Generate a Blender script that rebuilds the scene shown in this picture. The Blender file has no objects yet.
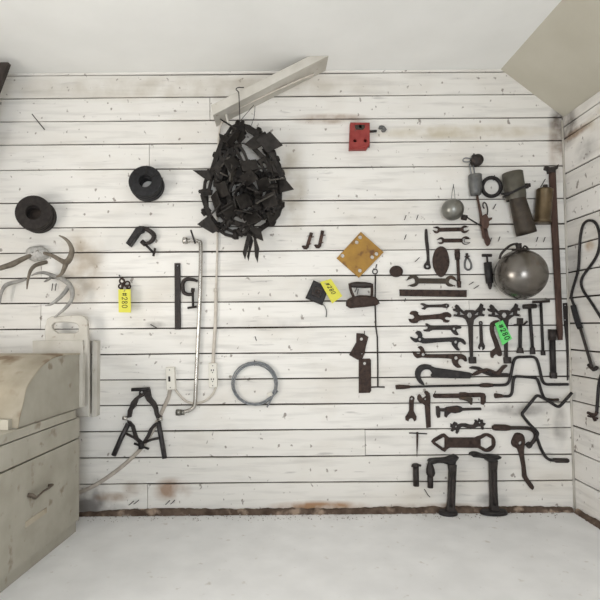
import bpy, math, random
from mathutils import Vector, Matrix
from mathutils.geometry import tessellate_polygon
random.seed(7)
PI = math.pi
V = Vector
scene = bpy.context.scene
COL = scene.collection

# ------------------------------------------------------------------ camera
F_PX, CX, CY, DIST = 500.0, 275.0, 305.0, 2.75
PITCH, ROLL = 0.04, 0.0085
fwd = V((0, math.cos(PITCH), math.sin(PITCH)))
rt0 = V((1, 0, 0)); up0 = rt0.cross(fwd)
rt = rt0 * math.cos(ROLL) - up0 * math.sin(ROLL)
up = up0 * math.cos(ROLL) + rt0 * math.sin(ROLL)
def ray(px, py): return fwd + rt * ((px - CX) / F_PX) - up * ((py - CY) / F_PX)
_r = ray(300, 513)
CAM = V((0, -DIST, -_r.z / _r.y * DIST))          # so that the foot of the wall is z = 0
def P(px, py, d=0.0):
    """point at distance d in front of the back wall"""
    r = ray(px, py); t = (DIST - d) / r.y
    return CAM + r * t
def PX(px, py, x):
    """point on a plane x = const (right wall)"""
    r = ray(px, py); t = (x - CAM.x) / r.x
    return CAM + r * t
def PP(px, py, o, n):
    r = ray(px, py); t = (o - CAM).dot(n) / r.dot(n)
    return CAM + r * t
MPP = DIST / F_PX                                  # metres per pixel on the wall
cam = bpy.data.cameras.new('camera'); camo = bpy.data.objects.new('camera', cam); COL.objects.link(camo)
m = Matrix((rt, up, -fwd)).transposed().to_4x4(); m.translation = CAM
camo.matrix_world = m
cam.sensor_width = 36; cam.lens = 36 * F_PX / 600
cam.shift_x = (300 - CX) / 600; cam.shift_y = (CY - 300) / 600
cam.clip_start = 0.02
scene.camera = camo

# ------------------------------------------------------------------ materials
def mat(name, c1, c2=None, rough=.7, metal=0.0, scale=30, bump=.3, c3=None, s3=90, amt3=.55, stretch=None, spec=.4):
    M = bpy.data.materials.new(name); M.use_nodes = True
    nt = M.node_tree; N = nt.nodes; L = nt.links
    b = N['Principled BSDF']; b.inputs['Roughness'].default_value = rough; b.inputs['Metallic'].default_value = metal
    b.inputs['Specular IOR Level'].default_value = spec
    tc = N.new('ShaderNodeTexCoord'); mp = N.new('ShaderNodeMapping'); L.new(tc.outputs['Object'], mp.inputs['Vector'])
    if stretch: mp.inputs['Scale'].default_value = stretch
    no = N.new('ShaderNodeTexNoise'); no.inputs['Scale'].default_value = scale; no.inputs['Detail'].default_value = 5
    L.new(mp.outputs['Vector'], no.inputs['Vector'])
    rp = N.new('ShaderNodeValToRGB'); L.new(no.outputs['Fac'], rp.inputs['Fac'])
    c2 = c2 or c1
    rp.color_ramp.elements[0].position = .35; rp.color_ramp.elements[0].color = (*c1, 1)
    rp.color_ramp.elements[1].position = .68; rp.color_ramp.elements[1].color = (*c2, 1)
    out = rp.outputs['Color']
    if c3:
        n3 = N.new('ShaderNodeTexNoise'); n3.inputs['Scale'].default_value = s3; n3.inputs['Detail'].default_value = 3
        L.new(mp.outputs['Vector'], n3.inputs['Vector'])
        r3 = N.new('ShaderNodeValToRGB'); L.new(n3.outputs['Fac'], r3.inputs['Fac'])
        r3.color_ramp.elements[0].position = amt3; r3.color_ramp.elements[1].position = amt3 + .12
        mx = N.new('ShaderNodeMix'); mx.data_type = 'RGBA'
        L.new(r3.outputs['Color'], mx.inputs['Factor']); L.new(out, mx.inputs['A']); mx.inputs['B'].default_value = (*c3, 1)
        out = mx.outputs['Result']
    L.new(out, b.inputs['Base Color'])
    if bump:
        bp = N.new('ShaderNodeBump'); bp.inputs['Strength'].default_value = bump; bp.inputs['Distance'].default_value = .004
        L.new(no.outputs['Fac'], bp.inputs['Height']); L.new(bp.outputs['Normal'], b.inputs['Normal'])
    return M
IRON = mat('dark_iron', (.021, .017, .016), (.040, .031, .028), .58, .15, 45, .4, (.052, .032, .025), 60, .60, None, .4)
BLACK = mat('black_iron', (.014, .0125, .013), (.029, .025, .025), .55, .15, 45, .3, spec=.4)
RUST = mat('brown_rust', (.040, .029, .026), (.072, .048, .039), .8, .0, 55, .5, (.032, .022, .019), 40, .56, None, .2)
REDRUST = mat('red_rust', (.062, .034, .027), (.105, .060, .045), .8, .0, 45, .5, (.06, .035, .028), 20, .58, (1, 1, .25))
OLIVE = mat('weathered_tin', (.042, .034, .027), (.078, .062, .047), .55, .45, 18, .2, (.08, .048, .032), 14, .57)
GREYM = mat('grey_zinc', (.11, .112, .112), (.18, .18, .175), .5, .5, 25, .2, (.12, .10, .09), 30, .62)
WIREG = mat('grey_wire', (.17, .18, .19), (.27, .28, .29), .45, .5, 60, .1)
CHROME = mat('bright_pipe', (.40, .38, .35), (.56, .54, .51), .25, .9, 30, .05, (.35, .28, .22), 50, .66)
STEELBALL = mat('dull_steel', (.15, .135, .122), (.25, .235, .215), .27, .97, 7, .05, (.22, .17, .135), 11, .60)
PALEZINC = mat('float_grey', (.20, .20, .185), (.27, .265, .24), .34, .85, 12, .05)
BRASS = mat('dull_brass', (.105, .078, .045), (.18, .13, .075), .42, .7, 14, .1, (.07, .05, .035), 20, .58)
RUBBER = mat('black_rubber', (.012, .0115, .0125), (.024, .023, .025), .75, 0, 60, .3)
TUBE = mat('worn_tube', (.035, .032, .034), (.065, .060, .062), .4, .5, 40, .2)
BELT = mat('brown_belting', (.020, .016, .0145), (.034, .028, .025), .85, 0, 50, .4)
CHAIN = mat('chain_iron', (.018, .0155, .014), (.038, .033, .029), .6, .15, 40, .5, (.028, .021, .017), 30, .6, None, .22)
CHAINL = mat('chain_worn_edge', (.055, .048, .040), (.085, .075, .062), .6, .1, 40, .3)
RED = mat('red_paint', (.25, .030, .026), (.33, .052, .043), .6, 0, 30, .3, (.13, .05, .04), 45, .64)
YELLOWR = mat('rusted_yellow_paint', (.40, .225, .045), (.30, .16, .038), .7, 0, 18, .3, (.15, .07, .03), 22, .57)
TAGY = mat('yellow_card', (.66, .62, .075), (.72, .68, .10), .7, 0, 10, 0)
TAGG = mat('green_card', (.12, .64, .15), (.16, .70, .19), .7, 0, 10, 0)
INK = mat('marker_ink', (.012, .012, .014), None, .6, 0, 10, 0)
PLASTIC = mat('ivory_plastic', (.72, .69, .62), (.76, .73, .66), .4, 0, 10, 0)
CABLE = mat('pale_cable', (.52, .47, .41), (.62, .57, .50), .6, 0, 30, .1)
CABLEP = mat('flat_grey_cable', (.40, .35, .30), (.50, .45, .39), .6, 0, 30, .1)
ANTB = mat('brown_antler', (.12, .10, .078), (.22, .19, .15), .7, 0, 25, .5, None, 60, .5, (1, 1, 1))
ANTG = mat('grey_antler', (.26, .25, .235), (.40, .385, .36), .7, 0, 30, .5)
BONE = mat('bone', (.42, .41, .39), (.60, .58, .55), .8, 0, 60, .8, (.20, .18, .16), 50, .6)
PAINTW = mat('worn_white_paint', (.52, .49, .43), (.64, .61, .555), .7, 0, 9, .2, (.30, .22, .16), 26, .655)
BEIGE = mat('dirty_beige_paint', (.36, .335, .275), (.45, .425, .36), .65, 0, 7, .15, (.26, .22, .165), 16, .62)
TAN = mat('dusty_tan_top', (.40, .345, .26), (.52, .465, .37), .8, 0, 8, .3, (.24, .175, .115), 7, .52)
DARKGAP = mat('dark_gap', (.035, .027, .022), (.06, .045, .035), .9, 0, 20, 0)
TIMBERD = mat('dark_timber', (.035, .027, .022), (.06, .047, .04), .8, 0, 20, .2)
HANDLEM = mat('drawer_pull_metal', (.12, .095, .075), (.20, .165, .13), .5, .5, 40, .1)
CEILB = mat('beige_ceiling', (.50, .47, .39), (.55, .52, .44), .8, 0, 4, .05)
CEILW = mat('white_ceiling', (.84, .84, .82), (.88, .88, .86), .8, 0, 4, .05)
DIRT = mat('rotten_sill', (.065, .042, .030), (.14, .10, .075), .95, 0, 22, 1, (.33, .25, .19), 14, .56, (1, 1, 1))

def wall_mat(name, tint, stains_and_shade, bare):
    """white limewashed boards: streaks, flecks, dirt blotches and painted shade at given places"""
    M = bpy.data.materials.new(name); M.use_nodes = True
    nt = M.node_tree; N = nt.nodes; L = nt.links
    b = N['Principled BSDF']; b.inputs['Roughness'].default_value = .75; b.inputs['Specular IOR Level'].default_value = .25
    geo = N.new('ShaderNodeTexCoord')
    def noise(scale, detail, st):
        mp = N.new('ShaderNodeMapping'); mp.inputs['Scale'].default_value = st; L.new(geo.outputs['Object'], mp.inputs['Vector'])
        n = N.new('ShaderNodeTexNoise'); n.inputs['Scale'].default_value = scale; n.inputs['Detail'].default_value = detail
        L.new(mp.outputs['Vector'], n.inputs['Vector']); return n.outputs['Fac']
    def ramp(fac, p0, p1):
        r = N.new('ShaderNodeMapRange'); r.inputs['From Min'].default_value = p0; r.inputs['From Max'].default_value = p1
        L.new(fac, r.inputs['Value']); return r.outputs['Result']
    def mix(fac, a, col):
        x = N.new('ShaderNodeMix'); x.data_type = 'RGBA'
        L.new(fac, x.inputs['Factor'])
        if a is None: x.inputs['A'].default_value = (*tint, 1)
        else: L.new(a, x.inputs['A'])
        x.inputs['B'].default_value = (*col, 1); return x.outputs['Result']
    def mul(a, k):
        x = N.new('ShaderNodeMath'); x.operation = 'MULTIPLY'; L.new(a, x.inputs[0])
        if isinstance(k, float): x.inputs[1].default_value = k
        else: L.new(k, x.inputs[1])
        return x.outputs[0]
    at = N.new('ShaderNodeAttribute'); at.attribute_name = 'board'
    c = mix(mul(at.outputs['Fac'], .5), None, (tint[0] * .80, tint[1] * .785, tint[2] * .755))
    streak = ramp(noise(3.5, 6, (.8, 1, 9)), .50, .75)
    c = mix(mul(streak, .55), c, (.50, .48, .45))
    blot = ramp(noise(2.2, 4, (1, 1, 1.6)), .52, .75)
    c = mix(mul(blot, .40), c, (.56, .50, .42))
    fl = ramp(noise(30, 2, (1, 1, .8)), .665, .72)
    c = mix(mul(fl, .75), c, (.20, .165, .14))
    gr = ramp(noise(16, 5, (.35, 1, 2.5)), .64, .74)
    c = mix(mul(gr, bare), c, (.36, .34, .33))
    brk = noise(9, 5, (1, 1, 1))
    for (o, rx, rz, col, k) in stains_and_shade:
        mp = N.new('ShaderNodeMapping'); mp.vector_type = 'TEXTURE'
        mp.inputs['Location'].default_value = o; mp.inputs['Scale'].default_value = (rx, max(rx, rz), rz)
        L.new(geo.outputs['Object'], mp.inputs['Vector'])
        g = N.new('ShaderNodeTexGradient'); g.gradient_type = 'SPHERICAL'; L.new(mp.outputs['Vector'], g.inputs['Vector'])
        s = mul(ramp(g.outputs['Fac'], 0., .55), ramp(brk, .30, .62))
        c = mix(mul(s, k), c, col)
    L.new(c, b.inputs['Base Color'])
    bp = N.new('ShaderNodeBump'); bp.inputs['Strength'].default_value = .35; bp.inputs['Distance'].default_value = .003
    L.new(noise(9, 6, (1, 1, 6)), bp.inputs['Height']); L.new(bp.outputs['Normal'], b.inputs['Normal'])
    return M

# ------------------------------------------------------------------ mesh builder
def catmull(pts, n=4, closed=False):
    pts = [V(p) for p in pts]; k = len(pts); out = []
    rng = range(k if closed else k - 1)
    for i in rng:
        if closed: a, b, c, d = pts[i - 1], pts[i], pts[(i + 1) % k], pts[(i + 2) % k]
        else: a, b, c, d = pts[max(i - 1, 0)], pts[i], pts[i + 1], pts[min(i + 2, k - 1)]
        for j in range(n):
            t = j / n
            out.append(.5 * ((2 * b) + (c - a) * t + (2 * a - 5 * b + 4 * c - d) * t * t + (3 * b - a - 3 * c + d) * t ** 3))
    if not closed: out.append(pts[-1])
    return out
WORLD = {}
class MB:
    def __init__(s): s.v = []; s.f = []; s.sm = []
    def add(s, vs, fs, smooth=False):
        o = len(s.v); s.v += [V(x) for x in vs]
        for f in fs: s.f.append([i + o for i in f]); s.sm.append(smooth)
        return s
    def box(s, c, ax, h, bev=.0):
        c = V(c); x, y, z = [V(a).normalized() * k for a, k in zip(ax, h)]
        vs = [c + x * i + y * j + z * k for i in (-1, 1) for j in (-1, 1) for k in (-1, 1)]
        return s.add(vs, [(0, 1, 3, 2), (4, 6, 7, 5), (0, 4, 5, 1), (2, 3, 7, 6), (0, 2, 6, 4), (1, 5, 7, 3)])
    def bx(s, lo, hi):
        lo, hi = V(lo), V(hi)
        return s.box((lo + hi) / 2, ((1, 0, 0), (0, 1, 0), (0, 0, 1)), [max(abs(a) / 2, 1e-4) for a in (hi - lo)])
    def tube(s, pts, r, seg=10, closed=False, flat=(1, 1), upv=None, cap=True, smooth=True):
        pts = [V(p) for p in pts]; n = len(pts)
        rs = list(r) if isinstance(r, (list, tuple)) else [r] * n
        if len(rs) != n: rs = [rs[0] + (rs[-1] - rs[0]) * i / (n - 1) for i in range(n)] if len(rs) == 2 else [rs[min(int(i * len(rs) / n), len(rs) - 1)] for i in range(n)]
        tang = []
        for i in range(n):
            a = pts[(i - 1) % n] if (closed or i) else pts[i]; b = pts[(i + 1) % n] if (closed or i < n - 1) else pts[i]
            t = b - a; tang.append(t.normalized() if t.length > 1e-9 else V((1, 0, 0)))
        ref = V(upv) if upv else V((0, 1, 0))
        if abs(tang[0].dot(ref)) > .95: ref = V((0, 0, 1))
        nrm = (ref - tang[0] * ref.dot(tang[0])).normalized()
        vs = []; fs = []
        for i in range(n):
            nrm = nrm - tang[i] * nrm.dot(tang[i])
            nrm = nrm.normalized() if nrm.length > 1e-6 else V((0, 0, 1))
            bi = tang[i].cross(nrm)
            for k in range(seg):
                a = 2 * PI * (k + .5) / seg
                vs.append(pts[i] + bi * (math.cos(a) * rs[i] * flat[0]) + nrm * (math.sin(a) * rs[i] * flat[1]))
        for i in range(n if closed else n - 1):
            j = (i + 1) % n
            for k in range(seg):
                l = (k + 1) % seg; fs.append((i * seg + k, i * seg + l, j * seg + l, j * seg + k))
        s.add(vs, fs, smooth)
        if cap and not closed:
            o = len(s.v) - len(vs)
            s.f.append([o + k for k in range(seg)][::-1]); s.sm.append(False)
            s.f.append([o + (n - 1) * seg + k for k in range(seg)]); s.sm.append(False)
        return s
    def lathe(s, o, ax, prof, seg=28, flat=1.0):
        o = V(o); ax = V(ax).normalized(); ref = V((0, 0, 1)) if abs(ax.z) < .9 else V((1, 0, 0))
        u = ax.cross(ref).normalized(); w = ax.cross(u); vs = []; fs = []; n = len(prof)
        for t, r in prof:
            for k in range(seg):
                a = 2 * PI * k / seg; vs.append(o + ax * t + (u * math.cos(a) + w * math.sin(a)) * max(r, 1e-5))
        for i in range(n - 1):
            for k in range(seg):
                l = (k + 1) % seg; fs.append((i * seg + k, i * seg + l, (i + 1) * seg + l, (i + 1) * seg + k))
        return s.add(vs, fs, True)
    def ball(s, c, r, seg=28, rings=16):
        return s.lathe(V(c) - V((0, 0, r)), (0, 0, 1), [(r - r * math.cos(PI * i / rings), r * math.sin(PI * i / rings)) for i in range(rings + 1)], seg)
    def prism(s, outer, holes, n, t, bev=.0015):
        """outline in 3D (coplanar), front face at outline, extruded by t against n"""
        n = V(n).normalized(); ref = V((0, 0, 1)) if abs(n.z) < .9 else V((1, 0, 0))
        u = ref.cross(n).normalized(); w = n.cross(u); o = V(outer[0])
        def to2(L): return [((V(p) - o).dot(u), (V(p) - o).dot(w)) for p in L]
        def area(L): return sum(L[i][0] * L[(i + 1) % len(L)][1] - L[(i + 1) % len(L)][0] * L[i][1] for i in range(len(L))) / 2
        loops = []
        for idx, L in enumerate([outer] + list(holes)):
            q = to2(L)
            if (area(q) < 0) == (idx == 0): q = q[::-1]
            loops.append(q)
        bev = min(bev, t * .4)
        def inset(q):
            k = len(q); r = []
            for i in range(k):
                a, b, c = V(q[i - 1]), V(q[i]), V(q[(i + 1) % k])
                e1 = (b - a); e2 = (c - b)
                if e1.length < 1e-7 or e2.length < 1e-7: r.append(tuple(b)); continue
                n1 = V((-e1.y, e1.x)).normalized(); n2 = V((-e2.y, e2.x)).normalized()
                d = n1 + n2; d = d / max(d.dot(d) / 2, .5) if d.length > 1e-6 else n1
                r.append(tuple(b + d * bev))
            return r
        ins = [inset(q) for q in loops]
        flat = [p for q in ins for p in q]
        tris = tessellate_polygon([[V((x, y, 0)) for x, y in q] for q in ins])
        def p3(p, h): return o + u * p[0] + w * p[1] + n * h
        fv = [p3(p, 0) for p in flat]; mv = [p3(p, -bev) for q in loops for p in q]; bv = [p3(p, -t) for q in loops for p in q]
        N = len(flat); fs = []
        for a, b, c in tris:
            A, B, C = V(flat[a]), V(flat[b]), V(flat[c])
            if (B - A).x * (C - A).y - (B - A).y * (C - A).x < 0: a, c = c, a
            fs.append((a, b, c)); fs.append((2 * N + c, 2 * N + b, 2 * N + a))
        k0 = 0
        for q in loops:
            k = len(q)
            for i in range(k):
                a, b = k0 + i, k0 + (i + 1) % k
                fs.append((a, N + a, N + b, b)); fs.append((N + a, 2 * N + a, 2 * N + b, N + b))
            k0 += k
        return s.add(fv + mv + bv, fs)
    def build(s, name, mt, parent=None, org=None):
        if parent is not None: o0 = WORLD[parent]
        elif org is not None: o0 = V(org)
        else:
            lo = V([min(v[i] for v in s.v) for i in range(3)]); hi = V([max(v[i] for v in s.v) for i in range(3)]); o0 = (lo + hi) / 2
        me = bpy.data.meshes.new(name)
        me.from_pydata([v - o0 for v in s.v], [], s.f)
        me.polygons.foreach_set('use_smooth', s.sm); me.materials.append(mt); me.validate(); me.update()
        ob = bpy.data.objects.new(name, me); COL.objects.link(ob); WORLD[ob] = o0.copy()
        if parent is not None: ob.parent = parent
        else: ob.location = o0
        return ob
def tag(o, label, cat, group=None):
    o['label'] = label; o['category'] = cat
    if group: o['group'] = group
    return o
def thing(name, label, cat, loc, group=None):
    o = bpy.data.objects.new(name, None); COL.objects.link(o); o.location = V(loc); o.empty_display_size = .02
    WORLD[o] = V(loc); return tag(o, label, cat, group)
def struct(o): o['kind'] = 'structure'; return o

def crop(x, y, s): return lambda st: [(x + float(a.split(',')[0]) / s, y + float(a.split(',')[1]) / s) for a in st.split()]
A = crop(400, 210, 6); B = crop(400, 290, 6); C = crop(400, 370, 6); D = crop(400, 430, 6); E = crop(480, 290, 6)
Fc = crop(480, 360, 5); G = crop(440, 140, 6); H = crop(480, 210, 5); I = crop(290, 200, 5); J = crop(300, 300, 5)
K = crop(100, 200, 5); Lc = crop(150, 300, 4); Mc = crop(100, 370, 5); Nc = crop(190, 100, 5); Oc = crop(190, 180, 5)
Q = crop(0, 0, 1); R5 = crop(500, 400, 6)
UP = (0, -1, 0)
def poly(mb, outline, d, t, holes=(), smooth=0, bev=.0018):
    """pixel outline -> plate whose back is d off the wall, t thick"""
    f = lambda L: [P(x, y, d + t) for x, y in L]
    out = f(outline)
    if smooth: out = catmull(out, smooth, True)
    return mb.prism(out, [f(h) for h in holes], UP, t, bev)
def circ(c, r, n=14, ry=None): return [(c[0] + r * math.cos(2 * PI * i / n), c[1] + (ry or r) * math.sin(2 * PI * i / n)) for i in range(n)]
def hexa(c, r, a=0): return [(c[0] + r * math.cos(a + PI / 3 * i), c[1] + r * math.sin(a + PI / 3 * i)) for i in range(6)]
def rope(mb, pts, d, r, n=4, seg=8, closed=False, flat=(1, 1), sm=True):
    """px path on the wall, d = number or list of axis distances, r in metres"""
    ds = d if isinstance(d, (list, tuple)) else [d] * len(pts)
    q = [P(x, y, k) for (x, y), k in zip(pts, ds)]
    if n > 1 and len(q) > 2:
        rr = list(r) if isinstance(r, (list, tuple)) else None
        q2 = catmull(q, n, closed)
        if rr and len(rr) == len(q) and len(q) > 2:
            r2 = []
            for i in range(len(q) - 1):
                for j in range(n): r2.append(rr[i] + (rr[i + 1] - rr[i]) * j / n)
            r2.append(rr[-1]); r = r2
        q = q2
    return mb.tube(q, r, seg, closed, flat, smooth=sm)
def openhead(mb, c, r, deg, w, d, t, deep=.35, hole=None):
    """C-shaped jaw head; deg = direction the mouth opens (image, y down)"""
    a0 = math.radians(deg); dx, dy = math.cos(a0), math.sin(a0); px_, py_ = -dy, dx
    al = math.asin(min(w / r, .95)); pts = []
    n = 16
    for i in range(n + 1):
        a = a0 + al + (2 * PI - 2 * al) * i / n; pts.append((c[0] + r * math.cos(a), c[1] + r * math.sin(a)))
    for (k, s_) in ((1.12, -1.25), (1.05, -1.0), (-deep * .5, -1.0), (-deep, -.5), (-deep, .5), (-deep * .5, 1.0), (1.05, 1.0), (1.12, 1.25)):
        q = k * r
        pts.append((c[0] + dx * q + px_ * w * s_, c[1] + dy * q + py_ * w * s_))
    poly(mb, pts, d, t, [hole] if hole else [])
def shank(mb, p, q, w1, w2, d, t):
    dx, dy = q[0] - p[0], q[1] - p[1]; l = math.hypot(dx, dy); nx, ny = -dy / l, dx / l
    poly(mb, [(p[0] + nx * w1, p[1] + ny * w1), (q[0] + nx * w2, q[1] + ny * w2), (q[0] - nx * w2, q[1] - ny * w2), (p[0] - nx * w1, p[1] - ny * w1)], d, t)
def one(name, mb, mt, label, cat, group=None): return tag(mb.build(name, mt), label, cat, group)

# ------------------------------------------------------------------ setting
RX = P(569.2, 325).x                                           # right wall plane
def zpx(y, x=300): return P(x, y).z
lines = [98 - 24.5, 96.2, 119.4, 142.7, 167.8, 200.6, 225.8, 250.8, 275.8, 301.2, 327.2, 353, 378.5, 404.2, 430, 456.5, 482.6]
zs = [zpx(y) for y in lines] + [0.0]
# ceiling geometry
zflat = zpx(71); xs = P(500, 73).x
eave = P(557.5, 117); zeave = eave.z
XL = P(-70, 325).x
joints = {2: [(210.5, 0)], 4: [(149, 0)], 8: [(41, 0)], 10: [(41, 0), (469, 0)], 15: [(363, 0)], 17: [(148, 0)]}
def boards(name, segs, axis, material, dark):
    """segs: list of (u0, u1, z0, z1) boards; axis 'x': back wall, 'y': right wall"""
    mb = MB(); vals = []
    for (u0, u1, z0, z1) in segs:
        n = max(2, int((u1 - u0) / .07)); rnd = random.random()
        top = []; bot = []
        ph = random.random() * 9
        for i in range(n + 1):
            u = u0 + (u1 - u0) * i / n
            top.append((u, z1 - .0030 - .0012 * math.sin(u * 3.1 + ph) - random.random() * .0012))
            bot.append((u, z0 + .0030 + .0010 * math.sin(u * 2.3 + ph) + random.random() * .0010))
        def pt(u, z, k):
            return (u, k, z) if axis == 'x' else (RX - (-k), u, z)
        k0 = len(mb.v); vs = []
        lip = .0018
        for (ut, zt), (ub, zb) in zip(top, bot):
            for (u, z, k) in ((ut, zt, .02), (ut, zt, lip), (ut, zt - lip, 0), (ub, zb + lip, 0), (ub, zb, lip), (ub, zb, .02)):
                vs.append(pt(u, z, k))
        fs = []
        for i in range(n):
            for j in range(5):
                q = (i * 6 + j, i * 6 + j + 1, (i + 1) * 6 + j + 1, (i + 1) * 6 + j)
                fs.append(q)
        fs.append(tuple(range(6))); fs.append(tuple(n * 6 + j for j in range(5, -1, -1)))
        mb.add(vs, fs); vals += [rnd] * len(vs)
    ob = mb.build(name, material, org=(0, 0, 0))
    at = ob.data.attributes.new('board', 'FLOAT', 'POINT'); at.data.foreach_set('value', vals)
    return ob
seg = []
zs_up = [zflat + .25] + zs
for i in range(len(zs)):
    z1 = zs[i - 1] if i else zflat + .06
    z0 = zs[i]
    cuts = [XL] + [P(x, 300).x for x, _ in joints.get(i, [])] + [RX]
    for a, b in zip(cuts, cuts[1:]):
        seg.append((a + .0015, b - (.0015 if b < RX else .0), z0, z1))
def S(px, py, rx, rz, col, k):
    p = P(px, py); return ((p.x, p.y, p.z), rx * MPP, rz * MPP, col, k)
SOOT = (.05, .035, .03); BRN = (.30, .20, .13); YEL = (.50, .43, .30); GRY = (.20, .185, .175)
stains_and_shade = [S(561, 120, 15, 15, SOOT, .98), S(560, 130, 12, 34, SOOT, .97), S(556, 150, 9, 40, BRN, .6), S(82, 270, 28, 50, (.42, .34, .25), .75), S(330, 119, 45, 7, BRN, .8),
          S(460, 132, 110, 9, YEL, .7), S(172, 490, 22, 14, (.34, .22, .15), .9), S(90, 500, 22, 26, GRY, .95), S(318, 507, 60, 7, (.36, .2, .1), .95),
          S(112, 497, 20, 6, BRN, .7), S(135, 488, 14, 10, BRN, .5), S(98, 508, 30, 8, GRY, .9), S(430, 507, 60, 5, BRN, .8), S(490, 500, 20, 8, GRY, .6), S(155, 325, 12, 5, GRY, .6), S(520, 410, 45, 8, GRY, .7), S(560, 425, 9, 25, GRY, .6), S(292, 185, 18, 60, (.48, .42, .33), .7), S(240, 325, 120, 10, GRY, .25),  # tall tan patch right of the lug chain paints its cast shadow
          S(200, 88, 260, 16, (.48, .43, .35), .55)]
WALL = wall_mat('limewashed_boards', (.84, .818, .778), stains_and_shade, .5)
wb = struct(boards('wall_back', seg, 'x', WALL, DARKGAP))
struct(MB().bx((XL - .1, .012, -.05), (RX + .12, .06, zflat + .06)).build('wall_backing', DARKGAP, org=(0, 0, 0)))
bpy.data.objects['wall_backing'].name = 'trim_5'
# right wall: boards run towards the camera, heights a touch off from the back ones
rz = [PX(x, y, RX).z for x, y in ((570, 112.5 + 30), (563, 139), (563.7, 173.7), (565, 205), (566, 216), (567, 247))]
segr = []
zr = [zeave + .0] + [PX(564, 127.5, RX).z, PX(564, 140, RX).z] + [z - .006 for z in zs[5:]]
zr = [zeave, zpx(127.5, 564), zpx(139.5, 564), zpx(174, 564), zpx(199, 564), zpx(222, 566), zpx(247, 566), zpx(272.5, 567), zpx(298, 568), zpx(323.3, 569), zpx(349.5, 570), zpx(375, 571), zpx(400, 572), zpx(425.5, 572), zpx(451, 573), zpx(478.5, 574), 0]
for z1, z0 in zip(zr, zr[1:]):
    segr.append((-5.0, -.001, z0, z1))
def SR(px, py, rx, rz, col, k):
    p = PX(px, py, RX); return ((p.x, p.y, p.z), rx * MPP, rz * MPP, col, k)
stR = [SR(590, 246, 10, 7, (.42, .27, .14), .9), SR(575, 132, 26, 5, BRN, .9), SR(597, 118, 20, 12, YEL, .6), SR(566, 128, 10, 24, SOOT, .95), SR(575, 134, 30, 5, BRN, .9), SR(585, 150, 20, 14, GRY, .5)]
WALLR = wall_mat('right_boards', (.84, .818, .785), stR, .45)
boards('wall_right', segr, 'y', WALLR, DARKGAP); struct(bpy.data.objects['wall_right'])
o = struct(MB().bx((RX + .012, -5.1, -.05), (RX + .06, .06, zeave)).build('trim_6', DARKGAP, org=(0, 0, 0)))
# ceiling: beige slope at the right, white flat part
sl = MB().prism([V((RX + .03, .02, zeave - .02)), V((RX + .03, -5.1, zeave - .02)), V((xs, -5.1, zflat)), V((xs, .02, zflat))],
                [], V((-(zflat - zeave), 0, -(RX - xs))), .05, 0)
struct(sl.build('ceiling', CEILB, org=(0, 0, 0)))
struct(MB().bx((XL - .2, -5.1, zflat), (xs + .03, .02, zflat + .05)).build('ceiling_flat', CEILW, org=(0, 0, 0)))
bpy.data.objects['ceiling_flat'].name = 'ceiling.001'
# floor
FL = mat('whitewashed_concrete', (.80, .80, .80), (.88, .88, .88), .85, 0, 6, .3, (.60, .57, .53), 20, .66)
struct(MB().bx((XL - .6, -5.0, -.08), (RX + .06, .06, 0)).build('floor', FL, org=(0, 0, 0)))
XW, YF, ZD, ZT = XL - .08, -5.0, 1.75, zflat
WDF = mat('bare_boards', (.16, .125, .09), (.24, .19, .14), .8, 0, 12, .3, None, 40, .5, (1, 1, 6))
fw = MB()
fw.bx((XW - .1, YF - .1, -.05), (-.55, YF, ZT + .05)).bx((.95, YF - .1, -.05), (RX + .12, YF, ZT + .05)).bx((-.55, YF - .1, ZD), (.95, YF, ZT + .05))
struct(fw.build('wall_front', WDF, org=(0, 0, 0)))
lw = MB()
lw.bx((XW - .1, YF, -.05), (XW, -2.3, ZT + .05)).bx((XW - .1, -1.2, -.05), (XW, .06, ZT + .05)).bx((XW - .1, -2.3, -.05), (XW, -1.2, .30)).bx((XW - .1, -2.3, 1.35), (XW, -1.2, ZT + .05))
struct(lw.build('wall_left', WALLR, org=(0, 0, 0)))
# loose crumbs of dirt and plaster along the wall foot
cb = MB()
for i in range(420):
    x = random.uniform(P(82, 515).x, RX - .03); y = -.02 - random.random() ** 1.6 * .10; r_ = random.uniform(.002, .0075) * (1.25 - abs(y) * 6)
    rr = [random.uniform(.6, 1.2) * r_ for _ in range(6)]
    cb.add([(x - rr[0], y, .002), (x + rr[1], y, .002), (x, y - rr[2], .002), (x, y + rr[3], .002), (x, y, .002 + rr[4] * .9), (x, y, .0005)],
           [(0, 2, 4), (2, 1, 4), (1, 3, 4), (3, 0, 4), (2, 0, 5), (1, 2, 5), (3, 1, 5), (0, 3, 5)])
cbo_ = cb.build('dirt_crumbs', mat('crumbs', (.22, .19, .165), (.42, .39, .36), .95, 0, 30, .3), org=(0, 0, 0))
cbo_['kind'] = 'stuff'; tag(cbo_, 'loose crumbs of dirt and plaster along the foot of the wall', 'dirt')
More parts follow.
